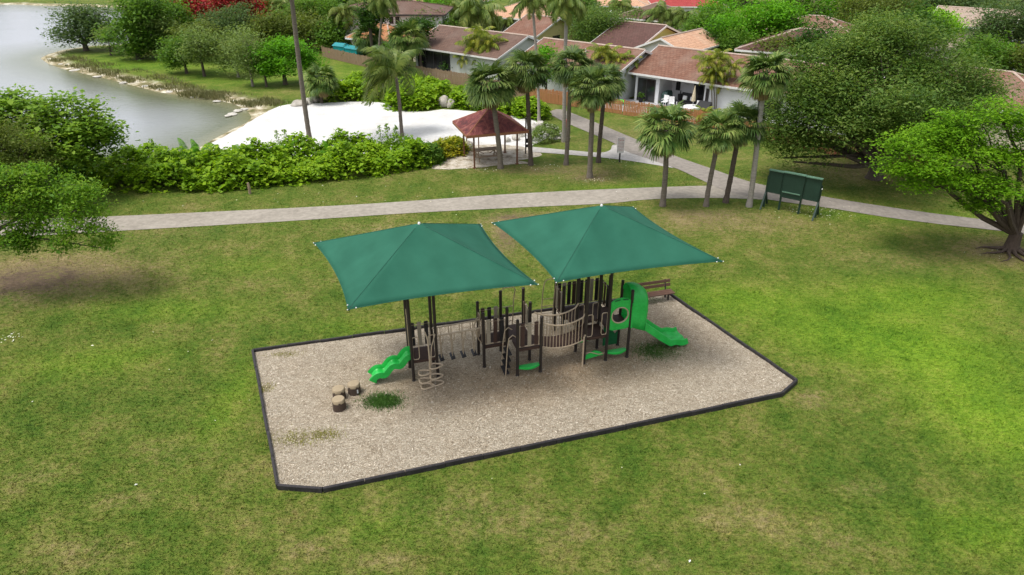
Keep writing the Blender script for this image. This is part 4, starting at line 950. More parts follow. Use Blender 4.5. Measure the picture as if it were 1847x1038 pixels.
# foreground, left
tree('shade_tree', 'leafy green tree hanging in from the left edge over the path', (-75, 535), [(15, 350, 50, 26, 0), (85, 350, 48, 26, .5), (140, 380, 40, 26, .2), (172, 422, 20, 28, 0), (60, 385, 44, 20, .2), (-50, 350, 60, 46, 0), (30, 425, 26, 24, -.6), (110, 432, 22, 22, -.3), (50, 315, 40, 18, .6), (150, 345, 22, 14, .4), (45, 445, 14, 16, -.4), (185, 448, 10, 14, 0)], 'leafy', 26000, .12, .2, seed=3, per=90, spread=.26, up=.4, shell=.35, drop=.3)
tree('sea_grape_tree', 'big round bright leafy tree at the water edge on the left', (90, 345), [(40, 225, 70, 42, 0), (120, 215, 62, 40, 0), (172, 240, 40, 26, .4), (90, 265, 80, 40, -1.2), (-20, 220, 60, 50, 0), (160, 270, 50, 26, -.6), (20, 185, 30, 16, .3)], 'grape', 17000, .26, .3, seed=5, per=26, spread=.42, aspect=.7, up=.6, shell=.45)
tree('grey_green_tree', 'dull dark green tree between the two leafy trees on the left edge', (10, 385), [(15, 265, 58, 42, 0), (50, 285, 36, 30, 0), (-30, 270, 50, 50, 0)], 'olive', 12000, .13, .2, seed=8, per=70, spread=.4, up=.3)
# peninsula
PG = 'trees on the lake peninsula'
tree('shore_tree', 'spreading multi trunk tree at the tip of the peninsula', (156, 92), [(130, 32, 26, 17, 0), (165, 34, 26, 20, .5), (140, 55, 34, 18, -.5), (175, 58, 24, 16, .3), (115, 68, 16, 12, 0), (188, 48, 14, 12, 0)], 'grey', 7000, .34, .35, seed=11, per=22, spread=.8, group=PG)
tree('shore_tree', 'small thin tree just right of the tree at the peninsula tip', (201, 100), [(196, 70, 17, 16, 0), (204, 58, 12, 12, 0)], 'pale', 1500, .28, .14, seed=12, per=22, spread=.5, group=PG)
tree('shore_tree', 'tall dark dense tree on the peninsula', (252, 107), [(250, 25, 34, 30, 0), (240, 62, 28, 34, -.5), (262, 55, 32, 40, .3), (246, 92, 20, 14, 0), (275, 15, 28, 20, 1)], 'mid', 9000, .38, .4, seed=13, per=30, spread=.8, group=PG)
tree('shore_tree', 'layered lighter green tree right of the dark dense peninsula tree', (291, 106), [(282, 42, 22, 16, 0), (298, 55, 24, 16, 0), (275, 62, 18, 12, 0), (285, 85, 24, 10, 0)], 'pale', 4200, .34, .2, seed=14, per=24, spread=.6, group=PG)
tree('shore_tree', 'bushy tree with two thin trunks in the middle of the peninsula', (337, 133), [(322, 95, 26, 22, 0), (340, 82, 20, 16, .3), (308, 108, 18, 14, 0)], 'mid', 4500, .26, .16, seed=15, per=24, spread=.5, group=PG)
tree('shore_tree', 'pale wispy tree on the slope left of the twin wispy trees', (369, 138), [(362, 72, 24, 22, 0), (355, 95, 24, 16, 0), (380, 88, 18, 20, 0)], 'pale', 4200, .24, .15, seed=16, per=26, spread=.6, group=PG)
tree('shore_tree', 'wispy grey green tree left of the tree by the sand path', (430, 140), [(412, 85, 24, 24, 0), (432, 98, 22, 20, 0), (418, 112, 24, 12, 0), (430, 62, 20, 14, .5)], 'pale', 4500, .22, .14, bark=M_BARKP, seed=17, per=28, spread=.6, group=PG)
tree('shore_tree', 'feathery pale tree with a white trunk nearest the mango like tree', (456, 156), [(448, 82, 22, 22, 0), (458, 108, 22, 20, 0), (444, 120, 18, 14, 0)], 'pale', 4200, .2, .13, bark=M_BARKP, seed=18, per=28, spread=.55, group=PG)
tree('shore_tree', 'yellow green tree behind the bushy peninsula tree', (352, 112), [(345, 62, 24, 16, 0), (372, 58, 20, 14, 0)], 'olive', 3000, .3, .16, seed=19, per=24, spread=.6, group=PG)
tree('shore_tree', 'dark green crown behind the layered tree near the red trees', (330, 88), [(318, 40, 26, 20, 0), (335, 58, 20, 20, 0), (310, 18, 22, 14, 0)], 'mid', 4500, .36, .22, seed=20, per=26, spread=.7, group=PG)
tree('round_crown_tree', 'rounded grey green tree left of its taller neighbour in front of the red trees', (392, 92), [(390, 42, 24, 22, 0), (376, 56, 16, 14, 0), (402, 58, 18, 14, 0)], 'grey', 5500, .25, .2, seed=21, per=40, spread=.6)
tree('round_crown_tree', 'rounded grey green tree touching the red trees on its right side', (428, 92), [(430, 32, 26, 20, 0), (440, 50, 20, 16, 0), (418, 52, 18, 18, 0)], 'grey', 5500, .25, .2, seed=22, per=40, spread=.6)
tree('mango_tree', 'dense bright round tree left of the tall bare palm trunk', (515, 153), [(500, 95, 32, 20, 0), (530, 98, 32, 22, 0), (515, 118, 45, 18, -.4), (482, 112, 18, 16, 0), (560, 108, 18, 12, .2), (512, 82, 22, 10, .4)], 'bright', 9000, .26, .22, seed=23, per=20, spread=.45, up=.5)
tree('mango_tree', 'small bright tree tucked left of the dense bright round tree', (481, 157), [(476, 120, 15, 12, 0), (488, 128, 12, 10, 0)], 'bright', 1800, .24, .12, seed=24, per=20, spread=.35)
tree('royal_poinciana', 'red flowering tree left of the pale branches at the top edge', (352, 62), [(345, 10, 34, 14, 0), (318, 4, 26, 10, 0), (372, 24, 18, 10, 0)], 'red', 4500, .42, .3, seed=25, bark=M_BARKP, per=20, spread=.9)
tree('royal_poinciana', 'red flowering tree right of the pale branches at the top edge', (437, 66), [(400, 12, 26, 14, 0), (440, 10, 28, 16, 0), (458, 28, 12, 16, 0), (425, -6, 30, 14, 0)], 'red', 5000, .42, .3, seed=26, bark=M_BARKP, per=20, spread=.9)
BG = 'garden trees left of the two storey house'
for i, (b, L, k, lab) in enumerate([((492, 96), [(482, 48, 22, 24, 0), (495, 66, 20, 20, 0)], 'olive', 'yellow green tree left of the tall bare trunk'), ((560, 92), [(560, 52, 34, 26, 0), (540, 68, 24, 20, 0), (585, 62, 24, 22, 0)], 'olive', 'wide olive tree right of the tall bare trunk'), ((600, 96), [(600, 66, 26, 20, 0), (612, 50, 18, 18, 0)], 'mid', 'green tree against the left end of the picket fence'),
        ((540, 74), [(545, 22, 28, 18, 0), (520, 35, 22, 16, 0), (575, 22, 28, 18, 0)], 'mid', 'green tree behind the wide olive tree'), ((636, 108), [(655, 98, 16, 12, 0), (668, 104, 12, 10, 0)], 'dark', 'low dark bush like tree behind the fence'), ((490, 40), [(478, 18, 20, 16, 0), (505, 10, 24, 12, 0)], 'olive', 'pale crown at the top edge right of the red trees')]):
    tree('garden_tree', lab, b, L, k, 5000, .34, .2, seed=30+i, group=BG, per=24, spread=.75)
tree('dark_pine', 'dark open branched conifer in front of the two storey house', (674, 121), [(672, 38, 12, 10, 0), (664, 22, 14, 8, 0), (684, 18, 14, 8, 0), (674, 4, 14, 10, 0), (658, 40, 8, 5, 0), (690, 34, 8, 5, 0)], 'dark', 3800, .3, .2, seed=40, per=22, spread=.5)
tree('garden_tree', 'glossy dark green crown beside the round light palm', (760, 128), [(752, 48, 17, 14, 0), (764, 58, 10, 14, 0)], 'dark', 2600, .26, .16, seed=41, per=20, spread=.45)
tree('garden_tree', 'small plumeria like tree at the patio of the brown roofed house', (820, 132), [(818, 116, 18, 7, 0), (812, 124, 12, 5, 0)], 'dark', 1100, .28, .08, seed=42, per=12, spread=.3)
tree('garden_tree', 'rounded fine leaved dark tree behind the long brown roof', (1085, 106), [(1085, 40, 36, 24, 0), (1060, 55, 28, 22, 0), (1112, 52, 28, 24, 0), (1082, 66, 40, 18, -.5)], 'oak', 12000, .22, .35, seed=43, per=36, spread=.8)
tree('garden_tree', 'lime green bush tree left of the yellow palm clump', (985, 178), [(984, 98, 16, 12, 0), (975, 114, 14, 12, 0), (990, 130, 16, 16, 0)], 'bright', 2000, .26, .1, seed=44, per=16, spread=.35)
tree('garden_tree', 'wide bright green tree behind the right end of the white house roof', (1372, 118), [(1340, 55, 30, 22, 0), (1375, 30, 34, 24, 0), (1395, 60, 32, 28, 0), (1350, 82, 34, 18, -.5), (1385, 92, 30, 14, -.5), (1410, 30, 24, 22, 0)], 'bright', 12000, .34, .35, seed=45, per=22, spread=.8)
tree('garden_tree', 'dark shrubby tree between the orange roof and the bright green tree', (1305, 120), [(1310, 88, 22, 14, 0), (1330, 98, 18, 12, 0), (1290, 104, 16, 10, 0)], 'mid', 3200, .28, .14, seed=46, per=20, spread=.5)
# right
tree('live_oak', 'huge dark live oak behind the green notice board', (1577, 322), [(1600, 90, 90, 50, 1), (1510, 130, 75, 55, 0), (1690, 140, 85, 55, 0), (1600, 170, 110, 60, -2), (1470, 200, 65, 50, -.8), (1730, 205, 70, 45, -.5), (1540, 212, 82, 30, -2.2), (1650, 216, 74, 30, -1.5), (1430, 245, 38, 30, -.8), (1600, 45, 60, 24, 1.5), (1470, 248, 36, 15, -1.2), (1560, 75, 60, 30, 2), (1750, 150, 50, 40, 1.5), (1420, 262, 20, 22, -.6), (1492, 285, 16, 14, -1.5), (1425, 190, 42, 40, .5), (1400, 228, 28, 30, -.5), (1450, 150, 40, 36, .8), (1690, 240, 40, 18, -1), (1540, 180, 80, 50, -1), (1660, 190, 80, 45, -1), (1412, 285, 10, 12, -.8), (1430, 292, 9, 14, -1)], 'oak', 125000, .185, .48, seed=50, per=90, spread=.60, up=.5, shell=.4, drop=.45, ntw=120, flat=.42, aspect=.42)
tree('flame_tree', 'bright lime green spreading tree with a gnarled trunk at the right edge', (1822, 452), [(1640, 262, 36, 20, 0), (1618, 300, 34, 18, 0), (1690, 250, 40, 24, .3), (1745, 225, 42, 24, .4), (1800, 200, 40, 24, .2), (1690, 290, 42, 18, -.6), (1755, 275, 46, 22, -.3), (1720, 320, 36, 16, -.9), (1780, 330, 44, 20, -.6), (1845, 270, 46, 40, 0), (1765, 362, 30, 18, -.3), (1660, 335, 22, 12, -.7), (1870, 220, 40, 34, 0), (1880, 340, 40, 30, -.3)], 'flame', 30000, .15, .34, fork=1.0, bark=LIMB, seed=51, per=70, spread=.40, up=.62, shell=.45, flat=.26, ntw=90)
tree('garden_tree', 'round lime crown above the right shoulder of the live oak', (1700, 95), [(1692, 38, 30, 15, 0), (1712, 55, 22, 14, 0)], 'lime', 4200, .3, .2, seed=52, per=22, spread=.6)
tree('street_tree', 'tall grey green tree over the parked dark car', (1838, 124), [(1830, 30, 48, 30, 0), (1800, 60, 32, 26, 0), (1850, 70, 30, 30, 0), (1790, 42, 22, 16, 0)], 'grey', 9000, .3, .3, seed=53, per=24, spread=.8)
tree('garden_tree', 'yellow green crown behind the top of the live oak', (1560, 85), [(1560, 20, 48, 20, 0), (1600, 12, 48, 20, 0), (1520, 38, 24, 14, 0)], 'olive', 8000, .32, .3, seed=54, per=26, spread=.8)
tree('garden_tree', 'dark blue green tree filling the top edge behind the lime crown', (1720, 62), [(1700, 8, 46, 20, 0), (1750, 14, 42, 18, 0), (1660, 12, 36, 20, 0)], 'grey', 6500, .45, .3, seed=55, per=24, spread=1.0)
tree('garden_tree', 'drooping green shrub tree left of the parked cars', (1770, 110), [(1768, 78, 26, 22, 0), (1750, 96, 24, 16, 0)], 'mid', 4500, .25, .15, seed=56, per=24, spread=.6)
# background wood: prototypes copied between and behind the houses
def proto(k, lobes, leaf, n, size, seed):
    L = lobes; (v, q), cc = crown_mesh(L, n, size, seed, per=24, spread=.9); me = np_mesh('crown', v, q); me.materials.append(LEAFS[leaf]); m = MB(); limbs(m, None, L, .28, cc, seed, 20)
    t = bpy.data.meshes.new('trunk'); t.from_pydata(m.v, [], m.f); t.materials.append(M_BARK); return me, t
PROT = [proto(0, [(0, 0, 5.2, 2.6, 2.6, 2.2), (1.8, .5, 4.2, 2, 2, 1.8), (-1.9, -.3, 4.3, 2.1, 2.1, 1.8), (.3, -1.5, 3.8, 2.3, 2, 1.6)], 'mid', 3800, .42, 60), proto(1, [(0, 0, 5.8, 2.2, 2.2, 2.8), (1.2, 0, 4, 2, 2, 2), (-1.3, .4, 3.8, 2, 2, 2)], 'dark', 3600, .42, 61), proto(2, [(0, 0, 4.6, 3, 3, 1.8), (2, 0, 4, 2.2, 2.2, 1.6), (-2.2, .4, 4.2, 2.2, 2.2, 1.6)], 'olive', 3600, .42, 62), proto(3, [(0, 0, 4.4, 2.8, 2.8, 2.2), (1.6, -1, 3.6, 2, 2, 1.8)], 'bright', 3400, .40, 63), proto(4, [(0, 0, 6, 3.2, 3.2, 2.6), (2.2, .6, 5, 2.4, 2.4, 2), (-2.2, 0, 5, 2.4, 2.4, 2)], 'grey', 4000, .45, 64)]
BGL = ['mid green tree among the far houses', 'dark upright tree among the far houses', 'wide olive green tree among the far houses', 'bright green low tree among the far houses', 'large grey green tree among the far houses']
def bgtree(u, v, k, s, sz=None):
    x, y = at(u, v); e = empty('background_tree', (x, y, 0), BGL[k], 'tree', BGL[k].replace('tree', 'trees'), random.random()*6.28); e.scale = (s, s, (sz or s))
    for me, nm in zip(PROT[k], ('crown', 'trunk')):
        o = bpy.data.objects.new(nm, me); C.objects.link(o); o.parent = e
for a in [(760, 26, 2, 1.1), (790, 24, 0, 1.2), (840, 22, 1, 1.1), (960, 18, 0, .9), (1000, 30, 2, .9), (1040, 20, 0, 1.0), (1150, 8, 2, 1.1), (1300, 36, 0, 1.1), (1310, 12, 4, 1.2), (1345, 8, 4, 1.2), (1290, 62, 3, .8), (1400, 8, 4, 1.1),
          (1430, 62, 0, .9), (1440, 22, 1, 1), (1480, 2, 4, 1.2), (1520, 14, 0, 1.1), (1490, 60, 3, .9), (1600, 4, 0, 1.2), (1640, 40, 2, 1.1), (1680, 24, 1, 1.2), (1740, 30, 4, 1.2), (1790, 24, 4, 1.3), (1840, 20, 4, 1.3), (1800, 4, 1, 1.3), (1700, -10, 4, 1.3), (1620, -20, 2, 1.2), (1540, -18, 0, 1.2), (1440, -14, 4, 1.2), (1360, -16, 1, 1.2), (1260, -14, 0, 1.2), (1180, -20, 3, 1.1),
          (1080, -22, 2, 1.1), (1000, -16, 0, 1.2), (900, -20, 1, 1.2), (820, -14, 0, 1.2), (740, 2, 3, 1.1), (700, -8, 0, 1.1), (650, -4, 3, 1.1), (610, 8, 0, 1.1), (580, -4, 2, 1.1), (540, -6, 0, 1.2), (490, -10, 3, 1.1), (470, 18, 2, .8), (440, -18, 0, 1.2), (395, -14, 2, 1.2), (350, -16, 1, 1.2), (300, -18, 0, 1.2), (260, -12, 3, .9), (220, -14, 2, 1.1), (150, -16, 0, 1.1),
          (620, 40, 1, .8), (590, 56, 0, .8), (560, 74, 2, .8), (730, 28, 0, .8), (795, 44, 2, .8), (820, 66, 0, .7), (800, 58, 3, .6), (1030, 62, 0, .6), (1250, 92, 0, .6), (1280, 118, 1, .55), (1325, 126, 0, .6), (1400, 142, 2, .7), (1420, 120, 0, .8), (1460, 150, 1, .8), (1660, 110, 0, .8), (1620, 130, 1, .9), (1790, 150, 3, .6), (1840, 160, 2, .7), (1760, 160, 0, .7)]:
    bgtree(*a)
for a in [(850, 64, 0, .9), (1040, 72, 0, 1.0), (1068, 92, 4, .7), (1270, 104, 0, .8), (1300, 112, 3, .8), (722, 128, 0, .55), (788, 96, 0, .7), (1000, 84, 3, .5), (770, 70, 3, .9), (1150, 70, 0, .55)]: bgtree(*a)
# ------------------------------------------------------------------ hedges and planting
def hedge(name, label, foot, hmax, leaf, n, size, seed, cat='hedge', lump=1.4, aspect=.75, stems=0, stem_leaf=None, up=.55, low=.1):
    r = np.random.default_rng(seed); P = np.array(foot); x0, y0 = P.min(0); x1, y1 = P.max(0); cx, cy = P.mean(0)
    e = empty(name, (cx, cy, 0), label, cat)
    lp = r.uniform(0, 1, (60, 2))*np.array([x1-x0, y1-y0])+np.array([x0, y0]); lh = r.uniform(.55, 1.0, 60); lr = r.uniform(.5, 1.0, 60)*lump
    def height(x, y):
        d = -poly_dist(x, y, foot); h = np.zeros(x.shape)
        for (a, b), hh, rr in zip(lp, lh, lr): h = np.maximum(h, hh*np.exp(-((x-a)**2+(y-b)**2)/(2*rr*rr)))
        return hmax*(.34+.66*h)*np.clip(d/.55, 0, 1)**.45
    N = int(n*3); x = r.uniform(x0-.1, x1+.1, N); y = r.uniform(y0-.1, y1+.1, N); d = poly_dist(x, y, foot); k = d < .03; x, y = x[k][:n], y[k][:n]; n = len(x)
    h = height(x, y); z = h*(1-np.abs(r.normal(size=n))*.20); side = r.random(n) < .3; z = np.where(side, h*r.uniform(low, 1, n), z); z = np.maximum(z, .06)
    nh = max(20, n//16); hd = r.integers(0, n, nh); own = hd[r.integers(0, nh, n)]; lone = r.random(n) < .22; sg = size*.75
    off_ = r.normal(size=(n, 3))*np.array([sg, sg, sg*.45])
    p = np.where(lone[:, None], np.stack([x-cx, y-cy, z], 1), np.stack([x[own]-cx, y[own]-cy, z[own]], 1)+off_); p[:, 2] = np.maximum(p[:, 2], .05); size = size*np.exp(r.normal(size=n)*.22)
    al = np.stack([r.normal(size=n), r.normal(size=n)-.4, r.uniform(-.2, .9, n)], 1)
    v, q = leaf_quads(p, size, aspect, up, r); me = np_mesh('foliage', v, q); link(me, 'foliage', LEAFS[leaf], e)
    return e, height, (cx, cy)
def sprig(label, u, v, h, kind, seed, group):
    "upright leafy stem or long leaved clump rising out of the hedge"
    x, y = at(u, v); e = empty('tall_weed' if kind == 'weed' else 'arching_plant', (x, y, 0), label, 'plant', group); r = np.random.default_rng(seed)
    if kind == 'weed':
        n = 130; t = r.random(n)**.8; a = r.random(n)*6.28; p = np.stack([np.cos(a)*.6*(1.2-t)*r.random(n), np.sin(a)*.6*(1.2-t)*r.random(n), h*(.35+.65*t)], 1); v_, q = leaf_quads(p, .17, .42, .3, r); link(np_mesh('leaves', v_, q), 'leaves', LEAFS['grape'], e)
        m = MB(); m.tube([(0, 0, 0), (.03, .02, h*.6), (.0, .03, h)], [.02, .015, .006], 5); m.build('stem', M_BARK, e, True)
    else:
        v_, q = feather_crown(seed, 9, 1.2, upright=.42, leaflet=.2, dens=24); o = link(np_mesh('fronds', v_*np.array([h*.6, h*.6, h*.85])+np.array([0, 0, h*.25]), q), 'fronds', M_COCOY if kind == 'y' else LEAFS['hedge2'], e)
front = smooth_poly([at(*p) for p in [(150, 322), (175, 338), (232, 347), (320, 347), (400, 346), (500, 337), (600, 328), (680, 318), (760, 305), (786, 296), (793, 286), (770, 279), (700, 278), (600, 284), (480, 292), (390, 296), (300, 302), (200, 306)]], k=4, jit=.05)
hedge('sea_grape_hedge', 'long bright green sea grape hedge between the white sand and the path', front, 2.35, 'hedge', 34000, .23, 70, stems=1, lump=.9)
back1 = smooth_poly([at(*p) for p in [(578, 184), (600, 172), (640, 160), (700, 152), (745, 150), (765, 160), (745, 175), (700, 182), (640, 183), (600, 185)]], k=4, jit=.08)
hedge('sea_grape_hedge', 'bright green hedge behind the white sand, left of the boulders', back1, 1.9, 'hedge', 11000, .27, 71)
back2 = smooth_poly([at(*p) for p in [(697, 196), (705, 182), (745, 170), (790, 168), (815, 176), (805, 190), (770, 199), (725, 202)]], k=4, jit=.08)
hedge('sea_grape_hedge', 'rounded bright hedge bulging onto the sand just left of the boulders', back2, 1.9, 'hedge', 8000, .26, 72)
back3 = smooth_poly([at(*p) for p in [(812, 194), (818, 180), (850, 176), (900, 188), (950, 198), (985, 206), (984, 218), (950, 216), (905, 208), (860, 200), (830, 198)]], k=4, jit=.08)
hedge('sea_grape_hedge', 'bright hedge behind the shelter, right of the boulders', back3, 1.6, 'hedge', 10000, .25, 73)
cr = smooth_poly([at(*p) for p in [(772, 292), (790, 290), (830, 282), (846, 274), (836, 268), (808, 268), (780, 276)]], k=4, jit=.05)
hedge('croton_shrub', 'yellow leaved croton shrub beside the left post of the shelter', cr, 1.15, 'croton', 3600, .24, 74, 'shrub', aspect=.3, lump=.8)
dk = smooth_poly([at(*p) for p in [(735, 300), (760, 304), (786, 299), (800, 290), (790, 284), (765, 288), (740, 292)]], k=4, jit=.05)
hedge('dark_shrub', 'dark green shrub at the right end of the long hedge', dk, 1.45, 'mid', 3600, .18, 75, 'shrub', lump=.8)
gs = smooth_poly([at(*p) for p in [(958, 258), (972, 262), (1000, 258), (1010, 248), (990, 242), (965, 246)]], k=4, jit=.06)
hedge('grey_shrub', 'twiggy grey green shrub with pale flowers right of the shelter', gs, 1.3, 'pale', 2200, .17, 76, 'shrub', lump=.6, aspect=.4)
lowl = smooth_poly([at(*p) for p in [(-60, 372), (20, 360), (90, 345), (150, 335), (170, 320), (120, 305), (40, 310), (-60, 320)]], k=4, jit=.1)
hedge('sea_grape_hedge', 'bright leafy scrub under the big round tree on the left', lowl, 1.6, 'hedge2', 8000, .24, 77)
sb = smooth_poly([at(*p) for p in [(1395, 262), (1430, 272), (1470, 280), (1500, 276), (1470, 262), (1420, 252)]], k=3, jit=.1)
G1 = 'tall weeds poking out of the hedge'; G2 = 'arching plants in the long hedge'
for i, (u, v, h) in enumerate([(285, 304, 2.1), (508, 293, 2.3), (522, 294, 2.4), (690, 288, 2.5), (702, 289, 2.6), (718, 288, 2.4)]): sprig('thin leafy weed stem standing above the long hedge', u, v, h, 'weed', 80+i, G1)
for i, (u, v, h) in enumerate([(310, 312, 2.2), (345, 306, 2.5), (365, 305, 2.6), (270, 318, 2.0), (440, 305, 2.2), (520, 300, 2.2), (600, 298, 2.2), (745, 290, 2.0)]): sprig('arching long leaved plant growing in the long hedge', u, v, h, 'g', 100+i, G2)

# shore reeds and rocks
def shore_reeds():
    r = np.random.default_rng(4); pts = [(82, 104), (120, 119), (200, 137), (260, 155), (330, 172), (395, 178), (440, 188), (480, 200)]; up = [(110, 98), (160, 108), (220, 118), (290, 136), (350, 155), (420, 168), (470, 176), (520, 186)]
    A = np.array([at(*p) for p in pts]); B = np.array([at(*p) for p in up]); n = 10000; s = r.random(n)*(len(A)-1); i = s.astype(int); f = (s-i)[:, None]; a = A[i]*(1-f)+A[i+1]*f; b = B[i]*(1-f)+B[i+1]*f; t = r.random((n, 1))**1.3; p = a+(b-a)*t+r.normal(size=(n, 2))*.25
    nz = np.sin(p[:, 0]*.9+p[:, 1]*.7)+np.sin(p[:, 0]*.37-p[:, 1]*1.1+1)+r.normal(size=n)*.5; p = p[nz > -.2]; n = len(p); h = r.uniform(.14, .42, n); th = r.random(n)*6.28; w = .05; L = r.normal(size=(n, 2))*.5; v = np.empty((n, 3, 3))
    v[:, 0] = np.stack([p[:, 0]-np.cos(th)*w, p[:, 1]-np.sin(th)*w, np.full(n, -.1)], 1); v[:, 1] = np.stack([p[:, 0]+np.cos(th)*w, p[:, 1]+np.sin(th)*w, np.full(n, -.1)], 1); v[:, 2] = np.stack([p[:, 0]+L[:, 0]*h, p[:, 1]+L[:, 1]*h, h], 1)
    o = link(np_mesh('shore_grass', v.reshape(-1, 3), np.arange(3*n).reshape(n, 3)), 'shore_grass', lm((.075, .095, .028), (.15, .152, .058), (.27, .245, .125), trans=.2, bright=False)); tag(o, 'tan and green tall grass fringing the lake shore', 'grass', None, 'stuff')
shore_reeds()
M_ROCK = rough_mat('limestone', (.30, .27, .22), (.52, .48, .42), 3, .9, .6, .05); M_ROCKW = rough_mat('white_limestone', (.36, .34, .29), (.56, .53, .47), 3, .9, .6, .05)
def boulder(label, u, v, w, h, seed, mat=None, group=None, z=0, name='boulder'):
    import bmesh
    r = random.Random(seed); bm = bmesh.new(); bmesh.ops.create_icosphere(bm, subdivisions=3, radius=1); s = [r.uniform(0, 9) for _ in range(9)]
    for q in bm.verts:
        n = q.co.copy(); k = 1+.16*math.sin(3*n.x+s[0])*math.cos(2.6*n.y+s[1])+.12*math.sin(5*n.z+s[2]+2*n.x)+.07*math.sin(9*n.y+s[3])
        q.co = Vector((n.x*k*w*s[4]/9*.0+n.x*k*w, n.y*k*w*.8, max(-.25, n.z*k)*h+h*.35))
    me = bpy.data.meshes.new(name); bm.to_mesh(me); bm.free(); o = link(me, name, mat or M_ROCK, None, True); x, y = at(u, v); o.location = (x, y, z); o.rotation_euler = (0, 0, r.random()*6); tag(o, label, 'rock', group)
boulder('large tan boulder at the hedge gap behind the white sand', 801, 193, .62, .78, 1); boulder('smaller upright boulder right of the large tan one', 814, 195, .36, .66, 2); boulder('boulder beside the squat fan palm', 570, 183, .7, .55, 3); boulder('pale low boulder left of the squat fan palm', 556, 187, .6, .35, 4, M_ROCKW); boulder('greenish boulder at the left end of the sand edge', 541, 190, .75, .4, 5); boulder('dark boulder by the croton shrub', 846, 270, .45, .45, 6)
for i, (u, v, w, h) in enumerate([(962, 236, .5, .45), (975, 230, .6, .4), (985, 238, .5, .4), (996, 234, .5, .3), (940, 246, .4, .3), (1000, 252, .5, .25), (1012, 250, .4, .22), (1008, 243, .3, .2), (930, 252, .4, .3), (1021, 251, .35, .2), (992, 246, .4, .2), (915, 256, .3, .25)]): boulder('white limestone rock in the rock bed right of the shelter', u, v, w, h, 20+i, M_ROCKW, 'white rocks right of the shelter', name='rock')
for i, (u, v, w) in enumerate([(110, 114, .7), (135, 124, 1.0), (175, 136, .9), (222, 147, .7), (292, 158, .9), (305, 163, .7), (355, 171, 1.0), (390, 180, .6), (418, 203, .8), (428, 197, .7), (440, 194, .6), (410, 206, .6), (450, 188, .7), (262, 153, .7)]): boulder('flat pale limestone slab along the lake edge', u, v, w*.6, .10, 50+i, M_ROCKW, 'limestone slabs on the lake shore', -.2, 'shore_rock')
def litter():
    r = np.random.default_rng(3); P = []
    for (u, v, su, sv, n) in [(1490, 385, 60, 16, 70), (1440, 378, 40, 12, 40), (1130, 290, 40, 8, 50), (1070, 325, 25, 6, 40), (980, 300, 40, 10, 40), (870, 306, 60, 5, 30), (700, 340, 500, 40, 60), (900, 900, 900, 140, 8), (250, 620, 300, 120, 10), (20, 610, 20, 10, 26), (1800, 460, 40, 10, 30)]:
        for _ in range(n): P.append((*at(u+r.normal()*su*.5, v+r.normal()*sv*.5), .03))
    P = np.array(P); k = poly_dist(P[:, 0], P[:, 1], PLAY) > .2; v, q = leaf_quads(P[k], r.uniform(.04, .10, k.sum()), .6, .8, r)
    o = link(np_mesh('fallen_leaves', v, q), 'fallen_leaves', lm((.30, .27, .2), (.5, .48, .4), (.7, .68, .6), trans=.05)); tag(o, 'pale fallen leaves and bits scattered on the lawn', 'leaves', None, 'stuff')
litter()
# roots of the right tree
x, y = at(1822, 452); m = MB(); rd = random.Random(5)
for a in (170, 200, 230, 260, 290, 320, 20): 
    L = rd.uniform(.9, 2.2); q = [Vector((math.cos(R(a)+.12*math.sin(k*1.3+a))*L*k/5, math.sin(R(a)+.12*math.sin(k*1.3+a))*L*k/5, .16*(1-k/5)-.0)) for k in range(6)]; m.tube(q, [.13, .1, .075, .055, .04, .02], 6)
ft = [o for o in bpy.data.objects if o.name.startswith('flame_tree')][0]; m.build('roots', LIMB, ft, True)

# ------------------------------------------------------------------ shelter with table
M_RUST = rough_mat('rusty_post', (.10, .042, .022), (.19, .085, .045), 7, .75, .25); M_FASC = rough_mat('rust_fascia', (.20, .075, .035), (.32, .14, .07), 6, .7, .2)
def redroof():
    t = NT('weathered_red_roof'); v = t.coord('Object'); a = t.noise(v, 1.5, 5, .7, 1.2); b = t.noise(v, .8, 3); w = t.n('ShaderNodeTexBrick'); w.inputs['Scale'].default_value = 3.2; w.inputs['Mortar Size'].default_value = .02
    t.l(v, w.inputs['Vector']); w.inputs['Color1'].default_value = (1, 1, 1, 1); w.inputs['Color2'].default_value = (.75, .75, .75, 1); w.inputs['Mortar'].default_value = (.45, .45, .45, 1)
    col = t.ramp(a, [(.34, (.075, .026, .026)), (.48, (.165, .042, .040)), (.58, (.24, .080, .062)), (.68, (.32, .16, .13))]); col = t.mix(.7, col, w.outputs['Color'], 'MULTIPLY'); t.bsdf(col, .75, t.bump(w.outputs['Fac'], -.3, .02), 0, .25); return t.m
M_RROOF = redroof()
sx_, sy_ = at(856, 304); SA = R(18); sh = empty('picnic_shelter', (sx_, sy_, 0), 'open picnic shelter with a weathered red hip roof on thin rusty posts', 'shelter', rz=SA)
SW, SD = 3.12, 2.85; EZ = 2.55
for x, y in ((0, 0), (SW, 0), (0, SD), (SW, SD)):
    m = MB(); m.box((x, y, EZ/2), (.10, .10, EZ)); m.box((x, y, .02), (.22, .22, .05)); m.build('post', M_RUST, sh)
o_ = .62; ap = (SW/2, SD/2, EZ+1.22); cs = [(-o_, -o_, EZ-.06), (SW+o_, -o_, EZ-.06), (SW+o_, SD+o_, EZ-.06), (-o_, SD+o_, EZ-.06)]
m = MB(); m.add(cs+[ap], [(0, 1, 4), (1, 2, 4), (2, 3, 4), (3, 0, 4)]); rf = m.build('roof', M_RROOF, sh, solid=.05)
m = MB()
for i in range(4): m.tube([cs[i], ap], .05, 6)
m.build('hip_cap', M_FASC, rf); m = MB()
for i in range(4): a, b = cs[i], cs[(i+1) % 4]; m.bar((a[0], a[1], a[2]-.07), (b[0], b[1], b[2]-.07), .05, .17)
m.build('fascia', M_FASC, sh)
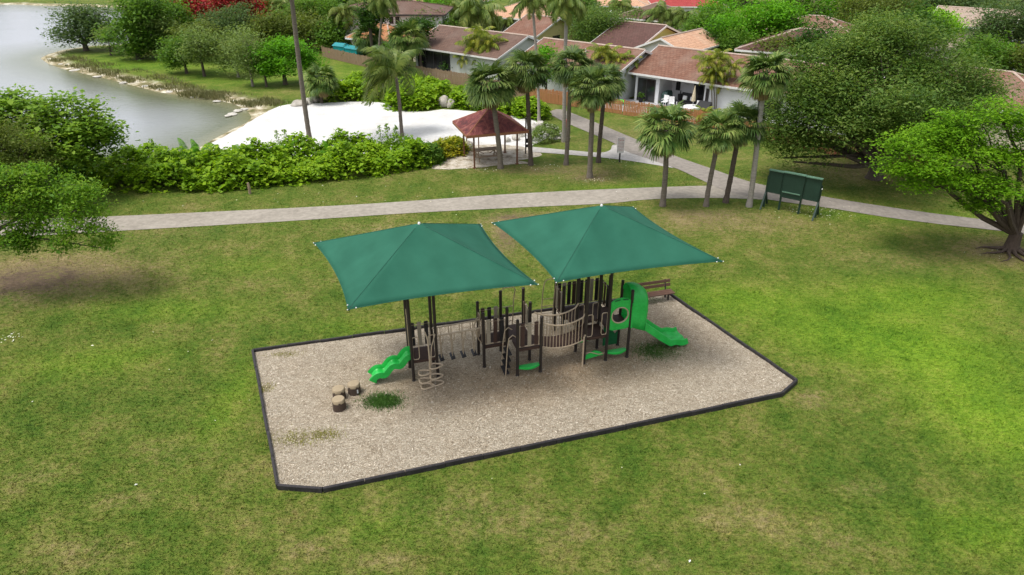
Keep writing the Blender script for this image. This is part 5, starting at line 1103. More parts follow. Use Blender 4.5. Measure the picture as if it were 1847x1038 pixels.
m = MB(); m.bar((0, 0, EZ-.1), (SW, 0, EZ-.1), .09, .16); m.bar((0, SD, EZ-.1), (SW, SD, EZ-.1), .09, .16); m.bar((0, 0, EZ-.1), (0, SD, EZ-.1), .09, .16); m.bar((SW, 0, EZ-.1), (SW, SD, EZ-.1), .09, .16); m.build('roof_beam', M_RUST, sh)
m = MB(); m.lathe([(.16, -.06), (.17, .06), (.1, .13), (.01, .15)], 8, ap); m.build('roof_cap', M_FASC, sh)
M_TIMB = rough_mat('weathered_timber', (.20, .145, .095), (.33, .25, .17), 9, .8, .3, stretch=(1, 6, 6))
tx, ty = at(878, 288); tb = empty('picnic_table', (tx, ty, .02), 'brown wooden picnic table under the red shelter roof', 'table', rz=SA)
m = MB(); [m.box((0, (k-2)*.15, .75), (2.0, .135, .045)) for k in range(5)]; m.build('tabletop', M_TIMB, tb)
for s in (-1, 1):
    m = MB(); [m.box((0, s*(.68+k*.14), .45), (2.0, .13, .045)) for k in (0, 1)]; m.build('bench_seat', M_TIMB, tb)
    m = MB(); m.bar((s*.7, -.62, 0), (s*.7, -.22, .72), .07, .05); m.bar((s*.7, .62, 0), (s*.7, .22, .72), .07, .05); m.bar((s*.7, -.85, .40), (s*.7, .85, .40), .06, .07); m.bar((s*.72, 0, .68), (s*.2, 0, .45), .05, .05); m.build('trestle', M_TIMB, tb)
bx, by = at(853, 268); bd = empty('beach_sign', (bx, by, 0), 'tan sign board on two posts behind the shelter', 'sign', rz=R(10))
m = MB(); m.box((-.45, 0, 1.0), (.08, .08, 2.0)); m.box((.45, 0, 1.0), (.08, .08, 2.0)); m.build('post', M_RUST, bd); m = MB(); m.box((0, -.06, 1.45), (.8, .03, .85)); m.build('sign_board', plain('tan_board', (.40, .28, .20)), bd)
bx, by = at(948, 278); g_ = empty('utility_post', (bx, by, 0), 'slim dark post with small boxes right of the shelter', 'post'); m = MB(); m.tube([(0, 0, 0), (0, 0, 2.7)], .05, 8); m.build('pole', M_POST, g_, True); m = MB(); m.box((.08, -.03, 1.0), (.18, .12, .3)); m.box((.08, -.03, .62), (.16, .12, .2)); m.build('box', M_BLKP, g_)
# white park sign
x, y = at(1117, 293); sg = empty('park_sign', (x, y, 0), 'small white sign with red lettering on a black post beside the path', 'sign', rz=R(6)); m = MB(); m.box((0, 0, .6), (.09, .09, 1.2)); m.build('post', M_BLKP, sg); m = MB(); m.box((0, -.06, 1.25), (.50, .03, 1.10)); m.build('sign_panel', plain('sign_white', (.70, .66, .66)), sg)
m = MB(); rd = random.Random(3)
for k in range(9):
    zz = 1.70-k*.105; xx = -.2
    while xx < .16: w = rd.uniform(.03, .08); m.box((xx+w/2, -.077, zz), (w, .004, .045 if k < 2 else .026)); xx += w+.02
m.build('lettering', plain('sign_red', (.45, .12, .12)), sg)
# litter bin, stake
x, y = at(1019, 240); bn = empty('litter_bin', (x, y, 0), 'small faded red bin on a post beside the pale palm trunk', 'bin'); m = MB(); m.tube([(0, 0, 0), (0, 0, .9)], .04, 6); m.build('post', M_TIMB, bn); m = MB(); m.lathe([(.14, .45), (.2, .5), (.22, 1.05), (.2, 1.08), (.05, 1.1)], 12); m.build('bin_body', plain('faded_red', (.55, .13, .10)), bn, True)
x, y = at(451, 350); m = MB(); m.tube([(0, 0, -.1), (.02, .0, .45), (-.02, .02, .72)], [.10, .085, .075], 8); m.box((0, -.01, .45), (.16, .06, .2), .2); o = m.build('wooden_stake', M_TIMB, None); o.location = (x, y, 0); tag(o, 'short weathered wooden stake in front of the long hedge', 'post')
# notice board
M_BOARD = rough_mat('dark_green_paint', (.010, .030, .020), (.016, .042, .028), 2, .45, .05, spec=.4); M_BOARDL = plain('pale_green_edge', (.10, .19, .13)); 
x0, y0 = at(1377, 373); x1, y1 = at(1470, 393); nb = empty('notice_board', (x0, y0, 0), 'dark green three panel notice board on braced posts', 'notice board', rz=math.atan2(y1-y0, x1-x0)); NL = math.hypot(x1-x0, y1-y0)
for f in (0, .30, .68, 1.0):
    m = MB(); hh = 1.95 if f in (0, 1.0) else 1.4; m.box((NL*f, 0, hh/2), (.10, .10, hh)); m.build('post', M_BOARD, nb)
for f in (0, 1.0):
    m = MB(); m.bar((NL*f, -.62, -.02), (NL*f, -.03, 1.0), .09, .06); m.bar((NL*f, .62, -.02), (NL*f, .03, 1.0), .09, .06); m.build('brace', M_BOARD, nb)
for a, b, z0, z1, dy in ((.0, .285, .98, 2.32, -.08), (.285, .70, .86, 2.36, -.12), (.70, 1.0, .98, 2.32, -.08)):
    m = MB(); m.box((NL*(a+b)/2, dy, (z0+z1)/2), (NL*(b-a)-.012, .10, z1-z0)); pn = m.build('board_panel', M_BOARD, nb, bevel=.01)
    m = MB(); m.box((NL*(a+b)/2, dy-.02, z1+.03), (NL*(b-a)+.0, .26, .05)); m.build('panel_cap', M_BOARDL, pn)
    m = MB(); xx0, xx1 = NL*a+.04, NL*b-.04; yy = dy-.056
    for p0, p1 in (((xx0, yy, z0+.04), (xx1, yy, z0+.04)), ((xx0, yy, z1-.05), (xx1, yy, z1-.05)), ((xx0, yy, z0+.06), (xx0, yy, z1-.07)), ((xx1, yy, z0+.06), (xx1, yy, z1-.07))): m.bar(p0, p1, .03, .03)
    m.build('panel_frame', M_BOARD, pn)
m = MB(); m.box((NL*.49, -.20, 1.22), (NL*.34, .09, .05)); m.build('shelf', M_BOARDL, nb); m = MB(); m.lathe([(.03, 0), (.03, .05), (.01, .07)], 8, (NL*1.02, -.08, 1.75)); m.build('knob', M_WHITE, nb)
# ------------------------------------------------------------------ houses
def tile_mat(name, c1, c2, stain, row=.33, amt=.5):
    t = NT(name); v = t.coord('Object'); b = t.n('ShaderNodeTexBrick'); b.offset = .5; b.inputs['Scale'].default_value = 1; b.inputs['Brick Width'].default_value = .34; b.inputs['Row Height'].default_value = row
    b.inputs['Mortar Size'].default_value = .028; b.inputs['Mortar Smooth'].default_value = .6; b.inputs['Color1'].default_value = (*c1, 1); b.inputs['Color2'].default_value = (*c2, 1); b.inputs['Mortar'].default_value = (*[x*.45 for x in c1], 1); t.l(v, b.inputs['Vector'])
    n1 = t.noise(t.coord('Object', (1, .45, 1)), .55, 5, .65); n2 = t.noise(v, 4, 3, .6)
    col = t.mix(t.math('MULTIPLY', t.math('SUBTRACT', n1, .42), amt*4, True), b.outputs['Color'], stain)
    col = t.mix(.3, col, t.ramp(n2, [(.3, tuple(x*.6 for x in c1)), (.7, tuple(min(1, x*1.4) for x in c2))]))
    t.bsdf(col, .85, t.bump(b.outputs['Fac'], -.5, .04), 0, .2); return t.m
T_BROWN = tile_mat('brown_roof_tiles', (.155, .074, .049), (.215, .110, .074), (.27, .215, .17)); T_DARK = tile_mat('dark_brown_roof_tiles', (.085, .045, .036), (.12, .06, .05), (.12, .075, .06)); T_ORANGE = tile_mat('orange_roof_tiles', (.34, .135, .055), (.46, .21, .10), (.42, .27, .16), .4); T_PALE = tile_mat('pale_orange_tiles', (.46, .25, .15), (.56, .34, .22), (.5, .38, .28), .4); T_RED = tile_mat('red_roof_tiles', (.28, .035, .035), (.36, .06, .055), (.3, .08, .07)); T_BEIGE = tile_mat('beige_roof_tiles', (.30, .22, .17), (.38, .29, .23), (.35, .3, .25)); T_GREYB = tile_mat('grey_brown_tiles', (.115, .068, .051), (.16, .096, .072), (.18, .145, .118))
def wall_mat(name, c): return rough_mat(name, tuple(x*.86 for x in c), c, 1.2, .85, .15, .01, fine=40)
W_WHITE = wall_mat('white_stucco', (.82, .82, .83)); W_YEL = wall_mat('yellow_stucco', (.66, .56, .27)); W_LIME = wall_mat('yellow_green_stucco', (.58, .58, .20)); W_GREY = wall_mat('pale_grey_stucco', (.60, .62, .58)); W_CREAM = wall_mat('cream_stucco', (.62, .54, .42))
M_TRIM = plain('white_trim', (.72, .71, .68), var=.1); M_DFRAME = plain('bronze_frame', (.05, .045, .042)); M_RIDGE = rough_mat('mortar_ridge', (.36, .27, .21), (.5, .40, .33), 5, .85, .3)
def glass_mat():
    t = NT('dark_glass'); v = t.coord('Object'); p = t.bsdf(t.ramp(t.noise(v, .8, 2), [(.3, (.012, .013, .014)), (.7, (.035, .037, .038))]), .08, None, 0, .5); return t.m
M_GLASS = glass_mat(); M_SCREEN = plain('dark_screen', (.018, .018, .019), .7)
def window(e, x0, x1, z0, z1, y=0, face='f', L=0, D=0, mul=1, name='window', fr=None):
    m = MB(); t = .07; yo = -.025
    def tr(x, z, o): return (x, y-o, z) if face == 'f' else ((L+o, x, z) if face == 'r' else (-o, x, z))
    def b(xa, xb, za, zb, o, d):
        c = tr((xa+xb)/2, (za+zb)/2, o); dm = (xb-xa, d, zb-za) if face == 'f' else (d, xb-xa, zb-za); m.box(c, dm)
    b(x0-t, x1+t, z1, z1+t, .02, .08); b(x0-t, x1+t, z0-t, z0, .02, .08); b(x0-t, x0, z0, z1, .02, .08); b(x1, x1+t, z0, z1, .02, .08)
    for k in range(1, mul+1): xx = x0+(x1-x0)*k/(mul+1); b(xx-.03, xx+.03, z0, z1, .02, .06)
    w = m.build(name, fr or M_DFRAME, e); m = MB(); c = tr((x0+x1)/2, (z0+z1)/2, .01); m.box(c, (x1-x0, .02, z1-z0) if face == 'f' else (.02, x1-x0, z1-z0)); m.build('pane', M_GLASS, w); return w
def house(name, label, corner, ang, L, D, he, hr, tile, wall, kind='gable', wins=(), recess=None, oh=.55, group=None, vents=0):
    e = empty(name, (corner[0], corner[1], 0), label, 'house', group, R(ang)); m = MB()
    if recess:
        a, b_, dp = recess; base = [(0, 0), (a, 0), (a, dp), (b_, dp), (b_, 0), (L, 0), (L, D), (0, D)]
    else: base = [(0, 0), (L, 0), (L, D), (0, D)]
    n = len(base); vs = [(x, y, -.1) for x, y in base]+[(x, y, he) for x, y in base]; fs = [(i, (i+1) % n, n+(i+1) % n, n+i) for i in range(n)]
    m.add(vs, fs)
    if kind == 'gable':
        for x in (0, L): m.add([(x, 0, he), (x, D, he), (x, D/2, hr-.12)], [(0, 1, 2)])
    if recess: m.box(((a+b_)/2, .12, he-.14), (b_-a, .2, .28))
    m.build('wall', wall, e)
    sl = (hr-he)/(D/2); m = MB(); th = .16
    if kind == 'gable':
        ez = he-sl*oh
        pr = [(-oh, ez), (D/2, hr), (D+oh, ez), (D+oh, ez-th), (D/2, hr-th), (-oh, ez-th)]
        vs = [(-oh, y, z+.06) for y, z in pr]+[(L+oh, y, z+.06) for y, z in pr]
        m.add(vs, [(0, 6, 7, 1), (1, 7, 8, 2), (2, 8, 9, 3), (3, 9, 10, 4), (4, 10, 11, 5), (5, 11, 6, 0), (0, 1, 4, 5), (1, 2, 3, 4), (6, 11, 10, 7), (7, 10, 9, 8)]); rf = m.build('roof', tile, e)
        m = MB(); m.tube([(-oh, D/2, hr+.08), (L+oh, D/2, hr+.08)], .10, 6); m.build('ridge_cap', M_RIDGE, rf)
        m = MB()
        for x in (-oh-.03, L+oh+.03):
            m.bar((x, -oh, ez-.02), (x, D/2, hr-.02), .05, .2); m.bar((x, D+oh, ez-.02), (x, D/2, hr-.02), .05, .2)
        m.bar((-oh, -oh-.03, ez-.02), (L+oh, -oh-.03, ez-.02), .05, .17); m.build('fascia', M_TRIM, e)
    else:
        ez = he-sl*oh; h = D/2
        if L < D: h = L/2
        v0 = [(-oh, -oh, ez), (L+oh, -oh, ez), (L+oh, D+oh, ez), (-oh, D+oh, ez), (h, D/2, hr), (L-h, D/2, hr)] if L >= D else [(-oh, -oh, ez), (L+oh, -oh, ez), (L+oh, D+oh, ez), (-oh, D+oh, ez), (L/2, h, hr), (L/2, D-h, hr)]
        f0 = [(0, 1, 5, 4), (1, 2, 5), (2, 3, 4, 5), (3, 0, 4)] if L >= D else [(0, 1, 4), (1, 2, 5, 4), (2, 3, 5), (3, 0, 4, 5)]
        m.add([(a, b, c+.06) for a, b, c in v0], f0); m.add([(-oh, -oh, ez-.1), (L+oh, -oh, ez-.1), (L+oh, D+oh, ez-.1), (-oh, D+oh, ez-.1)], [(3, 2, 1, 0)]); rf = m.build('roof', tile, e); m = MB(); RM = M_RIDGE if kind != 'hipd' else tile
        V = [Vector(q)+Vector((0, 0, .07)) for q in v0]
        for i, j in ((0, 4), (3, 4), (1, 5), (2, 5), (4, 5)) if L >= D else ((0, 4), (1, 4), (2, 5), (3, 5), (4, 5)): m.tube([V[i], V[j]], .09, 6)
        m.build('ridge_cap', RM, rf); m = MB(); q = v0[:4]
        for i in range(4): a, b = q[i], q[(i+1) % 4]; m.bar((a[0], a[1], a[2]-.04), (b[0], b[1], b[2]-.04), .06, .2)
        m.build('fascia', M_TRIM if kind != 'hipd' else M_DFRAME, e)
    for w in wins: window(e, *w[:4], **(dict(L=L, D=D, **w[4]) if len(w) > 4 else {}))
    rd = random.Random(int(L*10)); 
    for k in range(vents):
        x = rd.uniform(L*.3, L*.8); y = D/2*rd.uniform(.35, .8); z = he+sl*y; mm = MB(); mm.tube([(x, y, z), (x, y, z+.35)], .07, 8); mm.lathe([(.12, .33), (.12, .38), (.02, .42)], 8, (x, y, z)); mm.build('roof_vent', M_TRIM, e, True)
    return e
DR = (math.cos(R(-40)), math.sin(R(-40))); NR = (-DR[1], DR[0])
def off(p, a, b): return (p[0]+DR[0]*a+NR[0]*b, p[1]+DR[1]*a+NR[1]*b)
H1 = off(at(1135, 128, 2.75), .5, .5)
h1 = house('house', 'white single storey house with a long brown tiled roof and a recessed patio', H1, -40, 20, 9.6, 2.75, 4.35, T_BROWN, W_WHITE, recess=(2.55, 7.1, 2.6), vents=3, wins=[(.35, 2.1, .12, 2.1, {'mul': 1, 'name': 'sliding_door'}), (4.9, 6.75, .12, 2.15, {'y': 2.6, 'mul': 1, 'name': 'sliding_door'}), (3.05, 3.35, 1.0, 2.0, {'y': 2.6}), (7.35, 7.5, .9, 2.0), (12.2, 14.0, .6, 1.9, {'mul': 1}), (4.9, 6.75, 2.3, 2.5, {'y': 2.6})])
R2 = at(988, 71, 4.3); H2 = off(R2, 0, -4.8)
house('house', 'long brown roofed house between the white walled gable and the white house', H2, -40, 11.2, 9.6, 2.75, 4.3, T_BROWN, W_GREY, vents=1)
R3 = at(951, 66, 4.3); H3 = off(R3, -13.0, -4.6)
house('house', 'brown roofed house with a dark screened patio and a pale gable wall', H3, -40, 12.6, 9.2, 2.75, 4.3, T_GREYB, W_GREY, wins=[(.5, 5.6, .1, 2.3, {'mul': 3, 'name': 'screen_wall'})])
house('house', 'two storey white house with a brown hip roof', (-22.8, 93.8), -2, 13.8, 8, 5.0, 6.0, T_GREYB, W_WHITE, 'hipd', wins=[(7.1, 7.5, 3.8, 4.5), (7.9, 8.3, 3.8, 4.5), (3.3, 4.0, 3.7, 4.5)])
house('garage', 'low orange tiled wing in front of the two storey house on its left', (-20.3, 91.0), -32, 6.4, 4.4, 2.7, 4.0, T_ORANGE, W_CREAM, 'hip')
house('garage', 'low orange tiled wing with a pale wall right of the two storey house', (-11.4, 87.0), -30, 5.6, 4.2, 2.8, 3.8, T_ORANGE, W_WHITE)
R5 = at(1004, 33, 4.3); house('house', 'pale yellow gabled house with one dark shuttered window', off(R5, -4.5, -4.3), -40, 4.5, 8.6, 2.75, 4.3, T_BROWN, W_YEL, wins=[(3.6, 5.0, .9, 2.1, {'face': 'r', 'mul': 1})])
R6 = at(1195, 48, 4.3); house('house', 'yellow green gabled house with a dark brown roof', off(R6, -5.5, -5.8), -40, 5.5, 11.6, 2.6, 4.4, T_DARK, W_LIME)
R7 = at(1196, 69, 3.9); d7 = (math.cos(R(50)), math.sin(R(50))); house('house', 'white gabled house with a pale orange tiled roof', (R7[0]-(-d7[1])*2.7, R7[1]-d7[0]*2.7), 50, 9, 5.4, 2.8, 3.9, T_PALE, W_WHITE)
def far_house(label, u, v, z, L, D, tile, wall, ang=-40, kind='hip', he=3.1, hr=4.8, wins=()):
    p = at(u, v, z); a = R(ang); house('house', label, (p[0]-math.cos(a)*L/2, p[1]-math.sin(a)*L/2), ang, L, D, he, hr, tile, wall, kind, wins)
far_house('white house with a red hip roof at the top edge', 1245, 17, 2.8, 11, 9, T_RED, W_WHITE, -5, he=3.4, hr=5.0, wins=[(7.4, 7.9, 1.6, 2.4), (8.4, 8.9, 1.8, 2.6), (9.4, 9.9, 1.5, 2.3)])
far_house('pale walled house with an orange roof left of the yellow house', 918, 34, 2.8, 9, 10, T_PALE, W_WHITE, -30)
far_house('orange roof at the top edge above the rounded dark tree', 1090, 12, 2.8, 14, 9, T_PALE, W_CREAM, -10)
far_house('house with a dull red brown roof behind the dark brown roof', 1158, 36, 2.8, 8, 8, T_GREYB, W_CREAM, -40)
far_house('brown roofed house half hidden by the left side of the live oak', 1440, 100, 2.8, 12, 10, T_DARK, W_CREAM, -30)
far_house('red brown roofed house behind the one beside the live oak', 1456, 68, 2.8, 11, 9, T_BROWN, W_CREAM, -30)
far_house('small cream gabled house at the top edge left of the live oak', 1482, 22, 2.8, 9, 8, T_GREYB, W_CREAM, -10, wins=[(1.5, 2.5, .9, 2.1)])
far_house('beige gabled house above the parked cars', 1748, 50, 2.8, 9, 8, T_BEIGE, W_CREAM, -40, 'gable')
far_house('brown roofed house behind the picket fence under the live oak', 1740, 200, 2.4, 12, 9, T_BROWN, W_CREAM, -45)
far_house('pale orange roofed house at the top edge behind the far palms', 800, 6, 2.8, 11, 9, T_PALE, W_CREAM, -20)
# patios, pool, road
M_PAVE = concrete_mat('patio_pavers', (.50, .49, .47), (.66, .65, .62)); M_PAVG = concrete_mat('patio_grey', (.36, .36, .37), (.46, .46, .46))
sheet('patio', [off(H1, -1.0, -5.0), off(H1, 9.5, -4.4), off(H1, 9.5, 0), off(H1, 7.1, 0), off(H1, 7.1, 2.6), off(H1, 2.55, 2.6), off(H1, 2.55, 0), off(H1, -1, 0)], .03, M_PAVG)
sheet('patio', [off(H3, -1.5, -3.4), off(H3, 6.2, -3.6), off(H3, 6.2, -.02), off(H3, -1.5, -.02)], .03, M_PAVE)
p1 = [at(*p) for p in [(1600, 60), (1900, 90), (1950, 150), (1820, 142), (1700, 112), (1590, 92)]]; sheet('road', p1, .02, M_ASPH)
# fences
M_FTAN = rough_mat('grey_tan_pickets', (.20, .135, .082), (.33, .235, .15), 3, .85, .3, stretch=(8, 8, .6)); M_FORG = rough_mat('orange_brown_pickets', (.30, .125, .048), (.46, .215, .095), 3, .8, .3, stretch=(8, 8, .6)); M_FDRK = rough_mat('dark_brown_pickets', (.14, .055, .028), (.24, .10, .05), 3, .85, .3, stretch=(8, 8, .6))
def fence(label, px, mat, h=1.25, gap=.02, bw=.13, name='picket_fence'):
    P = [Vector((*at(*p), 0)) for p in px]; e = empty(name, P[0], label, 'fence', 'picket fences behind the houses'); rd = random.Random(int(P[0].x*10))
    for a, b in zip(P[:-1], P[1:]):
        L = (b-a).length; n = max(1, round(L/2.4)); d = (b-a)/n; u = d.normalized(); rz = math.atan2(u.y, u.x)
        for k in range(n):
            o = a+d*k-P[0]; m = MB(); nb = int(d.length/(bw+gap))
            for j in range(nb):
                c = (j+.5)*d.length/nb; hh = h+rd.uniform(-.04, .04); m.box((c, rd.uniform(-.012, .012), hh/2+.03), (bw*rd.uniform(.92, 1.0), .022, hh), 0, rd.uniform(-.012, .012))
            for zz in (.3, h-.2): m.box((d.length/2, .04, zz), (d.length, .045, .09))
            q = m.build('fence_panel', mat, e); q.location = o; q.rotation_euler = (0, 0, rz)
            m = MB(); m.box((0, .075, h/2+.05), (.10, .10, h+.12)); q = m.build('fence_post', mat, e); q.location = o; q.rotation_euler = (0, 0, rz)
fence('weathered tan picket fence from the mango like tree to the windblown palm', [(582, 103), (640, 117), (735, 138)], M_FTAN)
fence('weathered tan picket fence below the paved patio', [(737, 138.5), (840, 156), (952, 181)], M_FTAN)
fence('fresh orange picket fence behind the cabbage palms', [(955, 182), (1040, 194), (1122, 207)], M_FORG)
fence('fresh orange picket fence in front of the white house patio', [(1124, 208), (1260, 227), (1372, 252)], M_FORG, gap=.014)
fence('shaded brown picket fence beneath the live oak', [(1375, 253), (1450, 268), (1565, 296), (1700, 330)], M_FDRK, gap=.035)
fence('tall reddish board fence between the yards left of the paved patio', [(700, 118), (772, 106)], M_FDRK, 1.7, name='board_fence')
# garden furniture
def chair(label, x, y, rz, mat, group, z=.03):
    e = empty('garden_chair', (x, y, z), label, 'chair', group, rz); m = MB(); m.box((0, 0, .43), (.5, .5, .05)); m.build('seat', mat, e, bevel=.01); m = MB(); m.box((0, .24, .72), (.5, .05, .55), 0, 0, R(-8)); m.build('backrest', mat, e, bevel=.01)
    for sx in (-.21, .21):
        for sy in (-.2, .2): m = MB(); m.box((sx, sy, .21), (.045, .045, .42)); m.build('leg', mat, e)
        m = MB(); m.box((sx*1.1, 0, .64), (.05, .5, .04)); m.build('armrest', mat, e)
    return e
M_WPL = plain('white_plastic', (.78, .78, .77), var=.08); M_BLK = plain('black_fabric', (.02, .02, .022), .7); M_CREAM = plain('cream_canvas', (.55, .47, .33), .85); M_GREYC = plain('grey_canvas', (.30, .28, .27), .85); M_TEAL = plain('teal_plastic', (.01, .30, .28), .4); M_LGRN = plain('lime_vinyl', (.12, .65, .05), .35)
cx, cy = at(1247, 208); t = empty('patio_table', (cx, cy, .03), 'round patio table under a white cloth by the picket fence', 'table'); m = MB(); m.lathe([(.85, .35), (.84, .55), (.80, .72), (.79, .75), (.02, .755)], 24); m.build('tablecloth', M_WPL, t, True); m = MB(); m.lathe([(.3, 0), (.3, .05), (.05, .08), (.05, .36)], 12); m.build('pedestal', M_BLK, t, True)
u_ = empty('patio_umbrella', (cx+.05, cy+.1, .03), 'closed cream patio umbrella standing in the white table', 'umbrella'); m = MB(); m.tube([(0, 0, .76), (0, 0, 2.45)], .025, 8); m.build('pole', M_TRIM, u_); m = MB(); m.lathe([(.03, 1.15), (.20, 1.2), (.17, 1.6), (.10, 2.1), (.03, 2.5), (.005, 2.55)], 10); m.build('folded_canopy', M_CREAM, u_)
chair('white garden chair left of the white patio table', cx-1.05, cy+.45, R(75), M_WPL, 'chairs round the white table'); chair('white garden chair behind the white patio table', cx+.75, cy+.9, R(-35), M_WPL, 'chairs round the white table'); chair('white garden chair right of the white patio table', cx+1.15, cy-.2, R(-100), M_WPL, 'chairs round the white table')
gx, gy = off(H1, 5.3, .6); g = empty('garden_swing', (gx, gy, .03), 'black framed swing seat with white cushions on the recessed patio', 'swing seat', rz=R(-40)); m = MB(); m.box((0, 0, .45), (1.5, .55, .08)); m.box((0, .3, .85), (1.5, .08, .7)); m.build('seat', M_BLK, g, bevel=.02)
for x in (-.4, .35): m = MB(); m.box((x, .2, .72), (.4, .16, .4), 0, 0, R(-15)); m.build('cushion', M_WPL, g, bevel=.05)
for x in (-.85, .85): m = MB(); m.tube([(x, -.4, 0), (x, .1, 1.35), (x, .5, 0)], .03, 6); m.build('side_frame', M_BLK, g)
gx, gy = off(H1, 7.9, -1.6); g = empty('covered_chair', (gx, gy, .03), 'tall black covered lounge chair behind the closed cream umbrella', 'chair', rz=R(-40)); m = MB(); m.add([(-.7, -.5, 0), (.7, -.5, 0), (.7, .5, 0), (-.7, .5, 0), (-.62, -.42, .7), (.62, -.42, .7), (.6, .4, 1.25), (-.6, .4, 1.25)], [(0, 1, 5, 4), (1, 2, 6, 5), (2, 3, 7, 6), (3, 0, 4, 7), (4, 5, 6, 7)]); m.build('cover', M_BLK, g, bevel=.08)
def grillmaker(label, x, y, rz, cov):
    g = empty('barbecue_grill', (x, y, .03), label, 'grill', None, rz); m = MB(); m.box((0, 0, .45), (1.1, .6, .85)); m.build('cabinet', cov, g, bevel=.05); m = MB(); m.add([(-.62, -.34, .86), (.62, -.34, .86), (.62, .34, .86), (-.62, .34, .86), (-.45, -.22, 1.2), (.45, -.22, 1.2), (.45, .22, 1.2), (-.45, .22, 1.2)], [(0, 1, 5, 4), (1, 2, 6, 5), (2, 3, 7, 6), (3, 0, 4, 7), (4, 5, 6, 7), (3, 2, 1, 0)]); m.build('lid', cov, g, bevel=.06)
grillmaker('grill under a cream cover beside the paved patio', *at(754, 113), R(-40), plain('cream_cover', (.66, .60, .46), .8)); gx, gy = off(H1, 3.2, .5); grillmaker('dark green grill at the left side of the recessed patio', gx, gy, R(50), plain('green_enamel', (.03, .07, .06)))
for i, (a, b) in enumerate(((3.6, -.6), (4.4, -.8), (4.5, .9))): x, y = off(H1, a, b); chair(('white frame chair beside the dark green grill', 'white frame chair in front of the swing seat', 'black seated chair at the back of the recessed patio')[i], x, y, R(-40+i*30), (M_WPL, M_WPL, M_BLK)[i], 'chairs on the recessed patio')
x, y = off(H1, 1.0, -.5); g = empty('plant_pot', (x, y, .03), 'dark pot with a small plant by the sliding door', 'pot'); m = MB(); m.lathe([(.18, 0), (.24, .4), (.26, .42), (.22, .42), (.2, .36)], 12); m.build('pot', M_BLK, g, True); v_, q = leaf_quads(np.random.default_rng(1).normal(size=(60, 3))*.16+np.array([0, 0, .65]), .2, .5, .3); link(np_mesh('leaves', v_, q), 'leaves', LEAFS['mid'], g)
x, y = off(H1, .9, -3.4); g = empty('spa_pool', (x, y, .03), 'small teal edged pool beside the picket fence at the white house', 'pool', rz=R(-40)); m = MB(); m.prism([(-1.4, -.8), (1.4, -.8), (1.4, .8), (-1.4, .8)], 0, .32); m.build('pool_wall', M_PAVE, g, bevel=.03); m = MB(); m.box((0, 0, .33), (2.5, 1.3, .04)); m.build('water', plain('pool_water', (.02, .30, .30), .1), g)
x, y = off(H1, .4, -3.5); g = MB(); g.lathe([(.30, .05), (.42, .0), (.55, .05), (.58, .14), (.5, .22), (.36, .2), (.28, .12)], 16); o = g.build('pool_float', M_LGRN, None, True); o.location = (x, y, .39); tag(o, 'lime green inflatable float on the small pool', 'float')
x, y = at(776, 115); g = empty('patio_umbrella', (x, y, .03), 'closed grey patio umbrella in front of the dark screened patio', 'umbrella'); m = MB(); m.tube([(0, 0, 0), (0, 0, 2.5)], .03, 8); m.lathe([(.28, 0), (.28, .06), (.04, .1)], 12); m.build('pole', M_TRIM, g); m = MB(); m.lathe([(.03, 1.0), (.20, 1.05), (.17, 1.5), (.10, 2.1), (.03, 2.6), (.005, 2.65)], 10); m.build('folded_canopy', M_GREYC, g)
for i, (u, v) in enumerate(((768, 117), (786, 119), (795, 122))): x, y = at(u, v); chair(('tan chair left of the closed grey umbrella', 'tan chair right of the closed grey umbrella', 'tan chair at the right end of the patio set')[i], x, y, R(20+i*120), M_TANP, 'chairs round the closed grey umbrella')
for i, (u, v) in enumerate(((806, 127), (822, 131))):
    x, y = at(u, v); e = empty('sun_lounger', (x, y, .03), ('white sun lounger at the left by the patio palms', 'white sun lounger nearest the patio palms')[i], 'lounger', 'white loungers on the paved patio', R(-40)); m = MB(); m.box((-.2, 0, .32), (1.3, .6, .06)); m.build('seat', M_WPL, e); m = MB(); m.box((.7, 0, .5), (.7, .6, .06), 0, R(-35)); m.build('backrest', M_WPL, e)
    for a in (-.7, .35):
        for b in (-.25, .25): m = MB(); m.box((a, b, .15), (.05, .05, .3)); m.build('leg', M_WPL, e)
def sheltered_slide(label, u, v, w, h, rz):
    x, y = at(u, v); e = empty('playhouse', (x, y, 0), label, 'playhouse', 'teal play panels behind the fence', rz); m = MB(); m.box((0, 0, h*.55), (w, 1.0, h*.8)); m.build('wall', M_TEAL, e, bevel=.08); m = MB(); m.add([(-w/2-.1, -.6, h*.92), (w/2+.1, -.6, h*.92), (w/2+.1, .6, h*.92), (-w/2-.1, .6, h*.92), (-w/2, 0, h*1.12), (w/2, 0, h*1.12)], [(0, 1, 5, 4), (2, 3, 4, 5), (1, 2, 5), (3, 0, 4), (3, 2, 1, 0)]); m.build('roof', plain('teal_dark', (.01, .22, .24), .4), e); m = MB(); m.box((0, -.52, h*.4), (.6, .03, h*.5)); m.build('door_opening', M_BLK, e)
sheltered_slide('teal plastic playhouse behind the picket fence, left of the pair', 618, 107, 1.9, 1.75, R(-30)); sheltered_slide('teal plastic playhouse behind the picket fence, right of the pair', 640, 111.5, 2.2, 1.7, R(-38))
